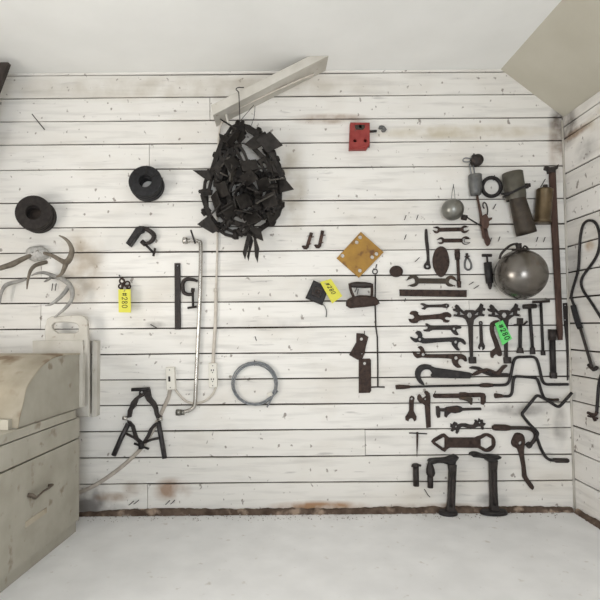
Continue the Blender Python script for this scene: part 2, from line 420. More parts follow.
# rotten sill strip along the wall foot
def sill(a, b, name):
    mb = MB(); n = int((b - a).length / .012); dr = (b - a).normalized(); nr = V((-1, 0, 0)) if abs(dr.y) > .5 else V((0, -1, 0))
    vs = []; fs = []; h = .026
    for i in range(n + 1):
        p = a + (b - a) * (i / n); h += (random.random() - .5) * .006; h = min(max(h, .016), .034)
        dpt = .016 + random.random() * .006
        vs += [p + V((0, 0, .0)) + nr * (dpt + .008), p + nr * dpt + V((0, 0, h * .8)), p + nr * .004 + V((0, 0, h)), p + V((0, 0, 0))]
    for i in range(n):
        for j in range(3): fs.append((i * 4 + j, (i + 1) * 4 + j, (i + 1) * 4 + j + 1, i * 4 + j + 1))
    fs += [(0, 1, 2, 3), (n * 4 + 3, n * 4 + 2, n * 4 + 1, n * 4)]
    return struct(mb.add(vs, fs).build(name, DIRT, org=(0, 0, 0)))
sill(V((XL, 0, 0)), V((RX - .02, 0, 0)), 'baseboard_back'); sill(V((RX, -.03, 0)), V((RX, -4.9, 0)), 'baseboard_right')
# corner bead
struct(MB().tube([V((RX - .004, -.004, .02)), V((RX - .004, -.004, zeave - .02))], .006, 6).build('trim_2', PAINTW))
# diagonal timber brace
bz = P(300, 0, .11)
BR = MB(); poly(BR, [(211, 105), (269.5, 75.8), (309, 56), (329, 55.5), (289, 75.8), (213, 115)], .002, .155)
struct(BR.build('trim_1', PAINTW))
# dark leaning timber at the far left edge
TB = MB(); poly(TB, [(3.5, 74.5), (8, 62), (-22, 62), (-70, 200), (-42, 200), (-4, 94)], .17, .03)
tag(TB.build('timber', TIMBERD), 'dark leaning timber just showing at the upper left edge', 'timber')

# ------------------------------------------------------------------ text on the price tags
GL = {'#': [[(.25, .05), (.15, .95)], [(.7, .05), (.6, .95)], [(0, .35), (.9, .32)], [(0, .68), (.9, .65)]],
      '2': [[(.1, .3), (.2, .1), (.5, .0), (.8, .12), (.82, .35), (.5, .65), (.1, .98), (.5, .96), (.9, .92)]],
      '8': [[(.75, .15), (.5, .0), (.2, .12), (.25, .38), (.7, .62), (.8, .85), (.5, 1.), (.18, .88), (.22, .62), (.65, .4), (.8, .22), (.75, .15)]],
      '0': [[(.5, .0), (.2, .15), (.1, .5), (.22, .88), (.5, 1.), (.8, .85), (.88, .5), (.75, .12), (.5, .0)]]}
def write(mb, txt, o, u, v, wch, hch, gap, n, r):
    """o: start, u: reading direction, v: downwards, n: towards viewer"""
    for i, ch in enumerate(txt):
        for st in GL[ch]:
            pts = [o + u * (i * (wch + gap) + a * wch) + v * (b * hch) + n * .0006 for a, b in st]
            if len(pts) > 2: pts = catmull(pts, 3)
            mb.tube(pts, r, 6, flat=(1, .35), upv=n)
def price_tag(quad, d, mt, label, hole, tscale=(.72, .48), shift=(.2, .26), radius=.0019):
    """quad px: corners in reading order (reading direction = q0->q1, down = q0->q3)"""
    q = [P(x, y, d) for x, y in quad]
    nrm = (q[1] - q[0]).cross(q[3] - q[0]).normalized()
    if nrm.y > 0: nrm = -nrm
    r = thing('price_tag', label, 'tag', (q[0] + q[2]) / 2)
    h = P(hole[0], hole[1], d); u = (q[1] - q[0]); v = (q[3] - q[0]); uu, vv = u.normalized(), v.normalized()
    hl = [h + uu * (math.cos(a) * .0035) + vv * (math.sin(a) * .0035) for a in [2 * PI * i / 10 for i in range(10)]]
    MB().prism(q, [hl], nrm, .0015, .0003).build('card', mt, r)
    mb = MB(); L = u.length * tscale[0]; gap = L * .05; wch = (L - 3 * gap) / 4
    write(mb, '#280', q[0] + u * shift[0] + v * shift[1], uu, vv, wch, v.length * tscale[1], gap, nrm, radius)
    mb.build('number', INK, r)
    mb = MB(); w0 = V((h.x + .004, .001, h.z + .012)); mb.tube(catmull([h - nrm * .003, h + nrm * .003 + V((0, 0, .002)), h + V((.002, .002, .008)), w0], 3), .0011, 6); mb.build('string', CABLE, r)
    return r

# ------------------------------------------------------------------ left: rolls
def roll(name, label, c, R, r, d0, d1, shift, mt, layers, group=None):
    """coil of strap lying against the wall: c px of the front face, shift px from front to back"""
    o1 = P(c[0], c[1], d1); o0 = P(c[0] + shift[0], c[1] + shift[1], d0); ax = o1 - o0; Ln = ax.length
    k = MPP * (DIST - d1) / DIST; R *= k; r *= k
    t = thing(name, label, 'coil', o0, group)
    for i in range(layers):
        a, b = Ln * i / layers, Ln * (i + 1) / layers; e = (b - a) * .14; off = V((math.sin(i * 2.1) * .004, 0, math.cos(i * 1.7) * .004))
        Ri = R * (1 - .02 * ((i * 7) % 3))
        pr = [(a, r), (a, Ri - .004), (a + e, Ri), (b - e, Ri), (b, Ri - .005)]
        m_ = 6
        for j in range(m_): # wound ridges on the face
            rr = Ri - .005 - (Ri - r - .006) * (j + 1) / m_
            pr += [(b - .0035, rr + (Ri - r) / m_ * .28), (b, rr)]
        pr += [(b - .002, r), (a, r)]
        MB().lathe(o0 + off, ax, pr, 40).build('winding', mt, t)
    return t, o0, ax
t, o0, ax = roll('belting_roll', 'thick brown-black roll of belting hung above the antlers', (33, 212.4), 17.6, 7.4, .008, .115, (6.5, 5.6), BELT, 4)
MB().lathe(o0 + ax * .45, ax, [(-.03, .0), (-.03, .039), (0, .039), (.002, .012), (.002, 0)], 24).build('core', DARKGAP, t)
t, o0, ax = roll('strap_coil', 'black strap coil with a pale centre hung at upper left', (145, 181), 16.8, 6.6, .008, .09, (3.6, 6.8), RUBBER, 4)
# creases across the front of the black coil
f0 = P(145, 181, .0915); kk = MPP * .965
for a in (-1.45, -.5, .6, 1.5, 2.6, 3.9):
    cr = MB(); u = V((math.cos(a), 0, -math.sin(a))); cr.tube([f0 + u * 7.2 * kk, f0 + u * 12 * kk, f0 + u * 15.8 * kk], .0018, 6); cr.build('tie', BELT, t)

# spike, nails and staples
def nail(x, y, dx=0, dy=-1, ln=3.0, label='', r=.0022, out=.022, name='nail', mt=BLACK):
    mb = MB(); rope(mb, [(x, y), (x + dx * ln * .5, y + dy * ln * .5), (x + dx * ln, y + dy * ln)], [-.004, out * .6, out], r, 3, 6)
    return one(name, mb, mt, label, 'nail', None)
sp = MB(); rope(sp, [(45, 130), (38, 121.5), (32, 114)], [-.004, .05, .09], .0028, 2, 6); one('spike', sp, BLACK, 'long thin spike driven into the wall at upper left', 'spike')
NG = 'bent nails in the back wall'
def staple(x, y, label, h=4.5, lean=1.2):
    mb = MB(); rope(mb, [(x + lean, y - h / 2), (x + lean * .6, y - h / 4), (x, y + h / 4), (x - lean * .5, y + h / 2)], [-.003, .012, .02, .014], .0022, 3, 6)
    return one('nail', mb, BLACK, label, 'nail', NG)
staple(405, 217.5, 'bent nail left of the top open-end wrench, leftmost of an upper pair')
staple(417, 217.2, 'bent nail left of the small float ball, second of an upper pair')
staple(405, 237, 'bent nail left of the upright ring spanner')
staple(416.5, 259.5, 'short slanting nail below and left of the ring spanner', 4, 3)
staple(490.5, 240, 'bent nail just right of the rusty float valve bracket, left of its pair')
staple(498.8, 239, 'bent nail above left of the steel ball, right of its pair')
staple(536.8, 239.3, 'bent nail above right of the steel ball, left of its pair')
staple(544, 239.5, 'bent nail above right of the steel ball, right of its pair')
staple(494, 206.5, 'slanted nail beside the hook of the float valve', 5, 2)
staple(405, 300, 'nail tip under the left end of the flat bar', 3, .6)
staple(470.5, 283.3, 'loose slanting nail below the pale clevis', 2.5, 3)
staple(475.5, 287, 'loose slanting nail above the Y-shaped wrenches', 3, 3.5)
staple(428, 493, 'thin slanting nail near the floor between the bolts and the stand', 8, -4)
staple(130.5, 503, 'slanting nail low on the wall right of the cabinet, leftmost of four', 4, 3.5)
staple(135.5, 502, 'slanting nail low on the wall right of the cabinet, second of four', 4, 3.5)
staple(167, 502.5, 'slanting nail under the rust stain low on the wall, third of four', 4, 3)
staple(172, 502, 'slanting nail under the rust stain low on the wall, rightmost of four', 4, 3)
staple(154.5, 326, 'short bent nail left of the foot of the dark flat strip', 3, -4)
staple(256, 338.5, 'bent nail above the grey wire coil, free of it', 4, -1)
nail(254.5, 366, 0, -1, 6, 'nail holding the grey wire coil at its top')
nail(493, 181, .3, -1, 6, 'nail holding the small iron ring')
nail(540, 188, .6, -1, 9, 'slanted nail beside the neck of the brass canister')
nail(364.5, 335, 0, -1, 4, 'nail holding the upper rusty hinge plate')
nail(434, 396, .3, -1, 5, 'nail over the small cracked wrench in the lower tool rows', )

# ------------------------------------------------------------------ antlers
t = thing('antler_rack', 'brown deer antlers on a pale skull plate under the belting roll', 'antlers', P(40, 255, .01))
sk = MB(); s0 = P(39, 254, .035)
vs = [];
sk.lathe(P(39, 254, .004), UP, [(0, .052), (.02, .056), (.045, .048), (.062, .028), (.068, .0)], 20)
for v_ in sk.v:
    d_ = v_ - P(39, 254, .004); v_.x = P(39, 254, .004).x + d_.x * 1.12 + random.uniform(-.004, .004); v_.z = P(39, 254, .004).z + d_.z * .78 + random.uniform(-.004, .004)
sk.build('skull', BONE, t)
q = 8
def horn(paths, mt, name, par):
    mb = MB()
    for pts, ds, rs in paths: rope(mb, pts, ds, [r * MPP for r in rs], 5, 10)
    return mb.build(name, mt, par)
horn([(Q('33,254 22,259 12,264 3,267 -8,271'), [.05, .09, .13, .16, .20], [1.6, 2.4, 2.9, 2.5, 1.6])], ANTB, 'antler', t)
horn([(Q('44,253 52,255.5 60,260 66,262 70,257 71.5,250 69,243 64,238 58.5,235.3'), [.05, .09, .13, .17, .20, .22, .24, .25, .26], [1.6, 1.9, 2.1, 3.0, 2.8, 2.3, 1.7, 1.2, .5]),
      (Q('66,262 64,268 61,274 56,277'), [.17, .17, .16, .15], [2.6, 2.2, 1.6, .6])], ANTB, 'antler', t)
horn([(Q('46,262 40,263.5 34,266 30,271 27.5,280 26.5,289'), [.06, .10, .13, .16, .18, .2], [1.9, 2.1, 1.9, 1.7, 1.2, .5])], ANTB, 'tine', t)
t = thing('shed_antler', 'pale grey forked antler hung below the brown antler rack', 'antler', P(60, 285, .01))
horn([(Q('49,275 57,277 63,280 68,284 71,290 71,298 67,305 60,312 53,317.5'), [.02, .04, .07, .09, .11, .12, .13, .13, .13], [1.4, 2.1, 2.4, 2.6, 2.4, 1.9, 1.6, 1.2, .6])], ANTG, 'beam', t)
horn([(Q('68,286 63,293 57,299 50,304 44,305.6'), [.09, .12, .15, .17, .19], [2.2, 2.0, 1.8, 1.3, .5])], ANTG, 'tine', t)
horn([(Q('58,278 50,274.5 43,272.5 36,273 30,275.5'), [.04, .07, .10, .12, .14], [2.2, 1.9, 1.6, 1.2, .5])], ANTG, 'tine', t)
horn([(Q('50,277 46,280 43,281.5'), [.03, .06, .09], [1.6, 1.2, .5])], ANTG, 'tine', t)
t = thing('shed_antler', 'faded antler piece at the left edge, left of the grey forked antler', 'antler', P(10, 285, .01))
horn([(Q('25,279 18,281 10,283 4,286 0,294 -1,304'), [.015, .03, .05, .07, .08, .08], [1.2, 1.7, 2.0, 2.0, 1.5, .8])], ANTG, 'beam', t)
for px_, lb in ((52, 'left'), (55.5, 'right')):
    staple(px_, 287, 'thin nail below the grey antler tine, %s of a close pair' % lb, 7, .6)

# ------------------------------------------------------------------ clamps, keys, strap
def cclamp(label, frame, fr, d, screw, bar, pad, extra=None, w=.010):
    t = thing('c_clamp', label, 'clamp', P(*frame[0], d))
    mb = MB(); rope(mb, frame, d, fr, 4, 8, flat=(1, 1.5)); mb.build('frame', IRON, t)
    mb = MB(); rope(mb, screw, d, .0068, 1, 10)
    for i in range(8):  # thread
        a = i / 8; x = screw[0][0] + (screw[1][0] - screw[0][0]) * a; y = screw[0][1] + (screw[1][1] - screw[0][1]) * a
    mb.build('screw', BLACK, t)
    mb = MB(); rope(mb, bar, d, .0065, 1, 8); mb.build('handle_bar', IRON, t)
    mb = MB(); rope(mb, pad, d, .013, 1, 12); mb.build('pad', IRON, t)
    return t
t = cclamp('dark clamp with a thick angled arm, upper left of the yellow-tagged keys', K('190,133 222,140 255,160 266,182 250,205 225,216'), [.008, .012, .014, .013, .011, .008], .04,
           K('212,210 264,262'), K('272,238 262,278'), K('203,203 222,220'))
mb = MB(); poly(mb, K('176,130 200,126 215,138 205,155 190,160 142,228 122,212'), .02, .045); mb.build('jaw', BLACK, t)
t = cclamp('small iron C-clamp between the flat strip and the bright pipe', K('486,405 462,397 430,396 414,412 412,440 418,462 440,472 465,470'), [.007, .010, .011, .011, .011, .011, .010, .008], .025,
           K('462,452 464,535'), K('436,540 482,533'), K('455,450 470,452'))
mb = MB(); poly(mb, Q('174.2,263 180,263 180.6,329.5 174.6,329.5'), .003, .012, [circ((177.2, 265.5), .8)]); one('steel_strip', mb, IRON, 'dark upright flat strip left of the small C-clamp', 'strip')
# keys with yellow tag
t = thing('key_bunch', 'bunch of dark rusty keys behind the hanging yellow tag', 'keys', P(124, 282, .01))
mb = MB(); rope(mb, Q('119,275 121,278 124,281'), [.0, .02, .03], .003, 2, 6); mb.build('hook', BLACK, t)
for (cx, cy, r_, dd, an) in ((122, 281, 2.4, .03, 0), (127, 284, 2.6, .035, 1), (121, 286, 2.3, .02, 2), (125, 288, 2.7, .03, .5), (128.5, 287, 2.0, .02, 1.2)):
    mb = MB(); n_ = 14
    mb.tube([P(cx, cy, dd) + V((math.cos(a) * r_ * MPP, math.sin(an) * math.sin(a) * .01, math.sin(a) * r_ * MPP)) for a in [2 * PI * i / n_ for i in range(n_)]], .0045, 6, True)
    mb.tube([P(cx, cy + r_, dd), P(cx + .6 * math.sin(an * 3), cy + r_ + 4.5, dd - .005)], .004, 6, flat=(1.3, .5))
    mb.build('key', RUST, t)
price_tag([(130.6, 289.2), (130.9, 312.6), (118.6, 312.4), (118.2, 289.4)], .055, TAGY, 'yellow paper tag reading #280 hung upright below the rusty keys', (124.3, 290.8), (.64, .42), (.16, .28))

# ------------------------------------------------------------------ long bright pipe
t = thing('bent_pipe', 'long bright metal pipe with elbowed ends hung left of the outlet', 'pipe', P(197, 330, .03))
mb = MB(); rope(mb, Q('187,240.2 194,240 198.5,241.5 200.3,246 199.6,290 198,330 195.6,380 194.6,402 192.5,408.5 187,411.5 180,413'), .035, .0105, 4, 14); mb.build('tube', CHROME, t)
mb = MB(); rope(mb, Q('182.5,240 187,240'), .035, .019, 1, 14); rope(mb, Q('187,240 189,240.2'), .035, .014, 1, 14); mb.build('collar', CHROME, t)
mb = MB(); rope(mb, Q('175.5,413 180.5,413'), .035, .017, 1, 8); rope(mb, Q('180.5,413.2 184,413'), .035, .014, 1, 14); mb.build('fitting', PALEZINC, t)
mb = MB(); rope(mb, Q('190.8,230 193,236.5 195.3,243.5'), .052, .005, 1, 8); one('bolt', mb, BLACK, 'dark bolt across the top elbow of the bright pipe', 'bolt')

# ------------------------------------------------------------------ wiring
CB = MB()
rope(CB, Q('314,74 300,79.5 270,93 245,105 230,113 222,122 218.5,140 217.5,180 217.3,230 217,260 216,290'), [.08, .08, .08, .08, .07, .03, .012, .012, .012, .012, .012], .0058, 4, 8)
rope(CB, Q('216,290 215.5,320 214,345 213,364'), .012, .0095, 4, 8)
rope(CB, Q('215.5,288.5 215.5,292'), .013, .0105, 1, 10)
cbo = one('power_cable', CB, CABLE, 'pale cable running from the timber brace down to the wall outlet', 'cable')
t = thing('wall_outlet', 'ivory double outlet box right of the bright pipe', 'outlet', P(213, 376))
mb = MB(); poly(mb, Q('208.4,363.6 216.6,363.2 217.3,387.2 209,387.8'), 0, .032, bev=.003); mb.build('plate', PLASTIC, t)
for y0 in (371, 380):
    mb = MB(); poly(mb, circ((212.4 + (y0 - 371) * .03, y0), 2.9, 14, 3.1), .032, .002, bev=.0006); so = mb.build('socket', PLASTIC, t)
    mb = MB()
    for dx in (-1.1, 1.1): poly(mb, [(212.4 + dx - .45, y0 - 1.6), (212.4 + dx + .45, y0 - 1.6), (212.4 + dx + .45, y0 + .2), (212.4 + dx - .45, y0 + .2)], .034, .0006, bev=.0001)
    poly(mb, circ((212.5, y0 + 1.6), .6, 8), .034, .0006, bev=.0001); mb.build('slot', BLACK, so)
for y0 in (365.7, 385.6):
    mb = MB(); poly(mb, circ((212.7, y0), .6, 8), .032, .0015, bev=.0003); mb.build('screw', GREYM, t)
t = thing('light_switch', 'ivory wall switch box left of the bright pipe', 'switch', P(170, 379))
mb = MB(); poly(mb, Q('165.4,367.6 174.2,367.2 175.4,389.6 166.4,390.2'), 0, .034, bev=.003); mb.build('plate', PLASTIC, t)
mb = MB(); poly(mb, Q('168.2,376.4 170.2,376.4 170.3,381.6 168.3,381.6'), .034, .002, bev=.0003); sw = mb.build('slot', BLACK, t)
mb = MB(); rope(mb, Q('169.3,380 169.3,377.6'), [.036, .045], .0032, 1, 8); mb.build('toggle', BLACK, sw)
for y0 in (370, 387.6):
    mb = MB(); poly(mb, circ((169.5 + (y0 - 370) * .04, y0), .6, 8), .034, .0015, bev=.0003); mb.build('screw', GREYM, t)
mb = MB(); rope(mb, Q('174,388 179,395 186,401.5 195,403.6 205,401 212,395 216.5,386'), .012, .0065, 5, 8); one('cable_loop', mb, CABLE, 'sagging pale cable between the switch and the outlet', 'cable')
mb = MB(); rope(mb, Q('170,389 168,398 163,409 158,420 150,435 140,449.5 125,464 108,477 92,487 76,494'), .010, .0075, 5, 8, flat=(1.5, .6)); one('flat_cable', mb, CABLEP, 'flat cable running from the switch down behind the black tongs', 'cable')

# ------------------------------------------------------------------ black tongs
t = thing('pipe_tongs', 'black jointed iron tongs with two tube handles at lower left', 'tongs', P(140, 425, .02))
mb = MB(); poly(mb, Mc('196,96 240,92 243,108 225,118 212,135 185,150 170,190 155,205 148,240 128,244 132,205 140,190 148,165 165,145 188,128'), .03, .02, [circ(Mc('200,115')[0], 1.6)], bev=.003); mb.build('jaw', IRON, t)
mb = MB(); poly(mb, Mc('216,100 243,100 246,118 250,140 272,168 283,195 286,225 306,240 300,256 278,250 268,228 262,200 250,178 228,158 216,135'), .028, .02, bev=.003); mb.build('jaw', IRON, t)
mb = MB(); rope(mb, Mc('152,101 205,99 243,96'), .055, .010, 1, 8); mb.build('hinge_pin', BLACK, t)
mb = MB(); poly(mb, Mc('128,256 146,262 166,286 174,318 184,345 212,370 204,382 190,374 164,346 156,318 148,290 132,276'), .02, .016, bev=.003); mb.build('lower_arm', IRON, t)
mb = MB(); poly(mb, Mc('290,258 298,268 276,284 258,302 246,335 222,372 202,380 208,362 230,326 240,300 260,276'), .022, .016, bev=.003); mb.build('lower_arm', IRON, t)
mb = MB(); rope(mb, Mc('136,272 98,348 62,432'), [.045, .05, .055], .0135, 1, 14); mb.build('handle', TUBE, t)
mb = MB(); rope(mb, Mc('287,265 302,345 319,447'), [.045, .05, .055], .0135, 1, 14); mb.build('handle', TUBE, t)
mb = MB(); rope(mb, Mc('125,322 165,342 202,372'), .04, .007, 1, 8); mb.build('brace', IRON, t)
mb = MB(); rope(mb, Mc('300,343 255,352 205,372'), .04, .007, 1, 8); mb.build('brace', IRON, t)
mb = MB(); rope(mb, Mc('200,365 202,398'), .04, .016, 1, 10); rope(mb, Mc('165,372 240,400'), .045, .006, 1, 8); mb.build('pivot', BLACK, t)
for q_ in ('108,243 130,246', '284,252 308,246'):
    mb = MB(); rope(mb, Mc(q_), .05, .011, 1, 10); mb.build('bushing', CHROME, t)

# ------------------------------------------------------------------ wire coil
t = thing('wire_coil', 'grey ring of coiled wire right of the wall outlet', 'coil', P(254.5, 383.5, .01))
mb = MB(); c0 = P(254.6, 383.6, .012)
pts = []
for i in range(24 * 4 + 1):
    a = PI / 2 + 2 * PI * i / 24; tn = i / 96
    R_ = (20.2 + 1.1 * math.sin(tn * 9) + tn * .8) * MPP
    pts.append(c0 + V((math.cos(a) * R_ * 1.02 + .003 * math.sin(tn * 7), -.014 * tn - .003, math.sin(a) * R_ * .98 - .004 * math.sin(tn * 5))))
mb.tube(pts, .0042, 8); rope(mb, Q('254,361.5 268,365.5 276,378 276.5,388 274,394 267,407.5'), .022, .0045, 4, 8); rope(mb, Q('264,402 272,397 278,391'), .024, .0042, 2, 8)
mb.build('wire', WIREG, t)
mb = MB(); rope(mb, Q('268,396 272.5,393.5'), .018, .0125, 1, 8, flat=(1.1, 1)); mb.build('tape', PLASTIC, t)

# ------------------------------------------------------------------ hanging chain with lugs
t = thing('lug_chain', 'heavy dark chain with square spiked plates hung from the timber brace', 'chain', P(240, 118, .05))
def loop(px_pts, d, n, r, wob, closed=True):
    q_ = catmull([P(x, y, d) for x, y in px_pts], 8, closed); L_ = [0]
    m_ = len(q_)
    tot = [ (q_[(i + 1) % m_] - q_[i]).length for i in range(m_ if closed else m_ - 1)]
    T = sum(tot)
    def at(s_):
        s_ %= T if closed else T + 1; i = 0
        while i < len(tot) - 1 and s_ > tot[i]: s_ -= tot[i]; i += 1
        return q_[i].lerp(q_[(i + 1) % m_], min(s_ / max(tot[i], 1e-9), 1))
    for k in range(n):
        a, b = at(T * k / n), at(T * (k + .93) / n); c_ = at(T * (k + .5) / n)
        off = V((0, random.uniform(-wob, wob), 0)); tw = random.uniform(-.012, .012)
        dirv = (b - a).normalized(); side = dirv.cross(V((0, 1, 0)))
        mb = MB()
        if k % 3:
            mb.tube([a + off + V((0, tw, 0)), a.lerp(c_, .5) + off + side * r * .35, c_ + off + side * r * .5 + V((0, -.008, 0)), b.lerp(c_, .5) + off + side * r * .35, b + off - V((0, tw, 0))], r * 1.05, 4, flat=(1.15, .55), smooth=False)
        else:
            for s_ in (-1, 1):
                e = side * (s_ * r * 1.0)
                mb.tube([a + off + e * .75 + V((0, tw, 0)), c_ + off + e + V((0, -.006, 0)), b + off + e * .75 - V((0, tw, 0))], r * .70, 4, flat=(.95, 1.5), smooth=False)
        mb.tube([a + off - side * r * 1.7, a + off + side * r * 1.7], r * .95, 8)   # barrel
        mb.tube([b + off + side * r * 1.3, b + off + V((0, -.012, 0)), b + off - side * r * 1.3], r * .7, 6)
        mb.build('link', CHAIN, t)
loop(Q('240,124 225,141 214,163 206,188 205,208 213,222 228,232 245,235 259,231 271,221 279,207 281,190 277,170 269,152 258,132'), .05, 15, .0155, .015)
loop(Q('236,146 224,166 217,186 219,207 231,222 247,226 262,217 270,201 268,183 259,170 247,165'), .10, 10, .0155, .02)
loop(Q('233,178 227,192 231,208 243,215 256,208 259,195 252,183 242,178'), .14, 7, .0145, .02)
loop(Q('240,188 238,199 245,205 251,197 248,189'), .08, 4, .0145, .01)
loop(Q('222,150 224,172 228,192 226,214'), .075, 4, .0155, .01, False)
loop(Q('262,160 270,176 274,194 270,214'), .13, 4, .0155, .01, False)
loop(Q('262,134 272,152 280,172 284,186'), .10, 4, .0145, .01, False)
loop(Q('234,160 246,172 262,178'), .06, 3, .0155, .01, False)
loop(Q('230,152 231,140 236,128'), .09, 3, .0135, .01, False)
loop(Q('214,168 220,180 222,200 220,216'), .085, 4, .014, .01, False)
loop(Q('240,232 252,222 266,206 274,196'), .12, 4, .014, .01, False)
loop(Q('222,226 236,214 250,196'), .11, 4, .014, .01, False)
def lug(pts, ds, th=.006, mt=CHAIN):
    q_ = [P(x, y, d) for (x, y), d in zip(pts, ds)]
    n_ = (q_[1] - q_[0]).cross(q_[2] - q_[0]).normalized()
    if n_.y > 0: n_ = -n_
    # keep the outline planar
    q_ = [p - n_ * (p - q_[0]).dot(n_) for p in q_]
    MB().prism(q_, [], n_, th, .001).build('lug_plate', mt, t)
lug(Nc('400,150 465,220 385,258 330,192'), [.17, .16, .15, .16])
lug(Nc('270,215 335,160 372,214 318,245'), [.13, .14, .15, .14])
lug(Nc('148,85 176,100 236,136 212,172 182,160'), [.10, .10, .12, .12, .11])
lug(Nc('142,160 172,170 212,190 190,240 152,215'), [.10, .11, .13, .12, .11])
lug(Nc('10,345 92,345 108,392 84,398'), [.10, .10, .10, .10])
lug(Nc('440,390 472,385 520,441 450,462'), [.12, .12, .13, .12])
lug(Oc('32,218 92,172 142,248 112,264'), [.14, .16, .14, .13])
lug(Oc('288,196 320,232 352,236 366,303 330,290 302,252'), [.20, .19, .18, .17, .17, .18])
lug(Oc('286,262 306,268 292,330 274,396 262,362'), [.12, .12, .12, .12, .12])
lug(Oc('304,270 316,300 300,360 292,404 284,380'), [.10] * 5)
lug(Oc('316,270 330,290 346,340 338,412 324,380'), [.11] * 5)
lug(Nc('36,452 70,440 112,446 108,470 60,470'), [.12] * 5)
lug(Nc('245,300 330,290 345,340 265,352'), [.15, .15, .16, .16])
lug(Nc('375,300 420,320 440,360 390,352'), [.16] * 4)
lug(Oc('38,45 95,35 108,70 60,75'), [.13] * 4)
lug(Oc('430,120 456,126 440,150 420,140'), [.12] * 4)
lug(Nc('110,335 160,270 180,300 140,370'), [.14] * 4)
lug(Nc('205,360 255,330 270,400 225,420'), [.08] * 4)
lug(Nc('330,395 390,375 400,440 345,450'), [.08] * 4)
lug(Nc('240,440 300,420 310,490 250,500'), [.05] * 4)
lug(Nc('390,440 440,430 435,510 390,510'), [.06] * 4)
lug(Nc('150,430 200,420 200,500 150,510'), [.05] * 4)
lug(Nc('300,470 360,460 370,530 310,530'), [.05] * 4)
lug(Nc('150,200 210,180 215,240 165,260'), [.07] * 4)
lug(Nc('180,520 250,510 260,580 190,580'), [.06] * 4)
lug(Nc('350,520 410,510 390,580 340,590'), [.06] * 4)
lug(Nc('165,300 215,270 250,320 200,360'), [.21, .15, .14, .20])
lug(Nc('240,380 300,340 340,390 285,430'), [.15, .22, .21, .14])
lug(Nc('330,400 385,380 410,440 350,470'), [.20, .20, .13, .13])
lug(Nc('120,420 170,400 195,470 140,490'), [.13, .20, .20, .13])
lug(Nc('225,480 285,455 315,520 255,545'), [.20, .15, .15, .20])
lug(Nc('350,480 420,450 440,520 375,545'), [.14, .20, .20, .14])
lug(Nc('150,540 215,500 245,560 180,600'), [.20, .20, .13, .13])
lug(Nc('265,560 330,540 350,600 290,625'), [.14, .14, .21, .21])
lug(Nc('385,560 440,520 450,570 400,610'), [.16, .10, .10, .16])
lug(Nc('180,205 225,150 255,160 215,240'), [.16, .16, .12, .12])
lug(Nc('100,480 125,450 160,540 120,590'), [.09, .16, .16, .09])
lug(Nc('400,300 445,300 460,370 415,380'), [.17, .10, .10, .17])
lug(Nc('205,128 262,112 285,165 222,192'), [.10, .10, .06, .06])
lug(Nc('228,185 262,150 276,176 244,215'), [.08, .08, .12, .12])
lug(Nc('268,118 310,128 352,165 330,178 282,150'), [.09, .09, .09, .09, .09])
mb = MB(); rope(mb, Nc('385,225 420,290 460,380'), [.14, .13, .12], .0125, 2, 4, flat=(1.2, .7), sm=False); mb.build('bar', CHAIN, t)
mb = MB(); rope(mb, Nc('318,235 355,272 400,310'), [.12, .12, .12], .0125, 2, 4, flat=(1.3, .7), sm=False); mb.build('bar', CHAIN, t)
mb = MB(); rope(mb, Nc('160,200 130,280 100,380'), [.08, .08, .09], .0135, 2, 4, flat=(1.3, .7), sm=False); mb.build('bar', CHAIN, t)
mb = MB(); rope(mb, Oc('60,70 75,120 100,180'), [.09, .09, .10], .0135, 2, 4, flat=(1.3, .7), sm=False); mb.build('bar', CHAIN, t)
def edge(p, q_, d, dep=.055, th=.0065):
    a, b = P(*p, d), P(*q_, d); u = (b - a); w = u.cross(V((0, 1, 0))).normalized()
    ax3 = (u, V((w.x * .3, 1, w.z * .3)), w)
    MB().box((a + b) / 2 + V((0, dep * .5, 0)), ax3, (u.length / 2, dep / 2, th / 2)).build('lug_plate', CHAINL if random.random() < .55 else CHAIN, t)
for s_, d_ in (('148,322 186,274', .19), ('214,320 204,402', .19), ('290,368 366,320', .21), ('384,390 474,378', .18), ('208,452 272,396', .20), ('284,424 352,452', .20),
               ('328,506 416,460', .21), ('134,562 204,516', .20), ('224,468 234,532', .20), ('228,538 312,556', .21), ('90,575 150,505', .18), ('40,452 104,448', .15), ('360,545 440,480', .16),
               ('150,350 190,370', .17), ('340,560 370,590', .18)):
    a_, b_ = Nc(s_); edge(a_, b_, d_)
# hook and wires that carry it
t = thing('hanging_hook', 'thin wire hook and hanger on the timber brace above the chain', 'hook', P(238, 90, .12))
mb = MB(); rope(mb, Q('244,87.5 238,87.6 236,89.5 238.5,92 239,97 239.5,110 240,124'), [.172, .172, .172, .172, .172, .17, .15], .0026, 3, 6); mb.build('hook', BLACK, t)
mb = MB(); rope(mb, Q('255,106 254,118 250,128'), [.16, .15, .13], .0016, 2, 6); rope(mb, Q('240,121 254,105'), [.15, .16], .0016, 1, 6); mb.build('wire', BLACK, t)
mb = MB(); rope(mb, Q('226,113 227,119 229,124'), [.08, .09, .09], .006, 2, 8); mb.build('knot', PAINTW, t)

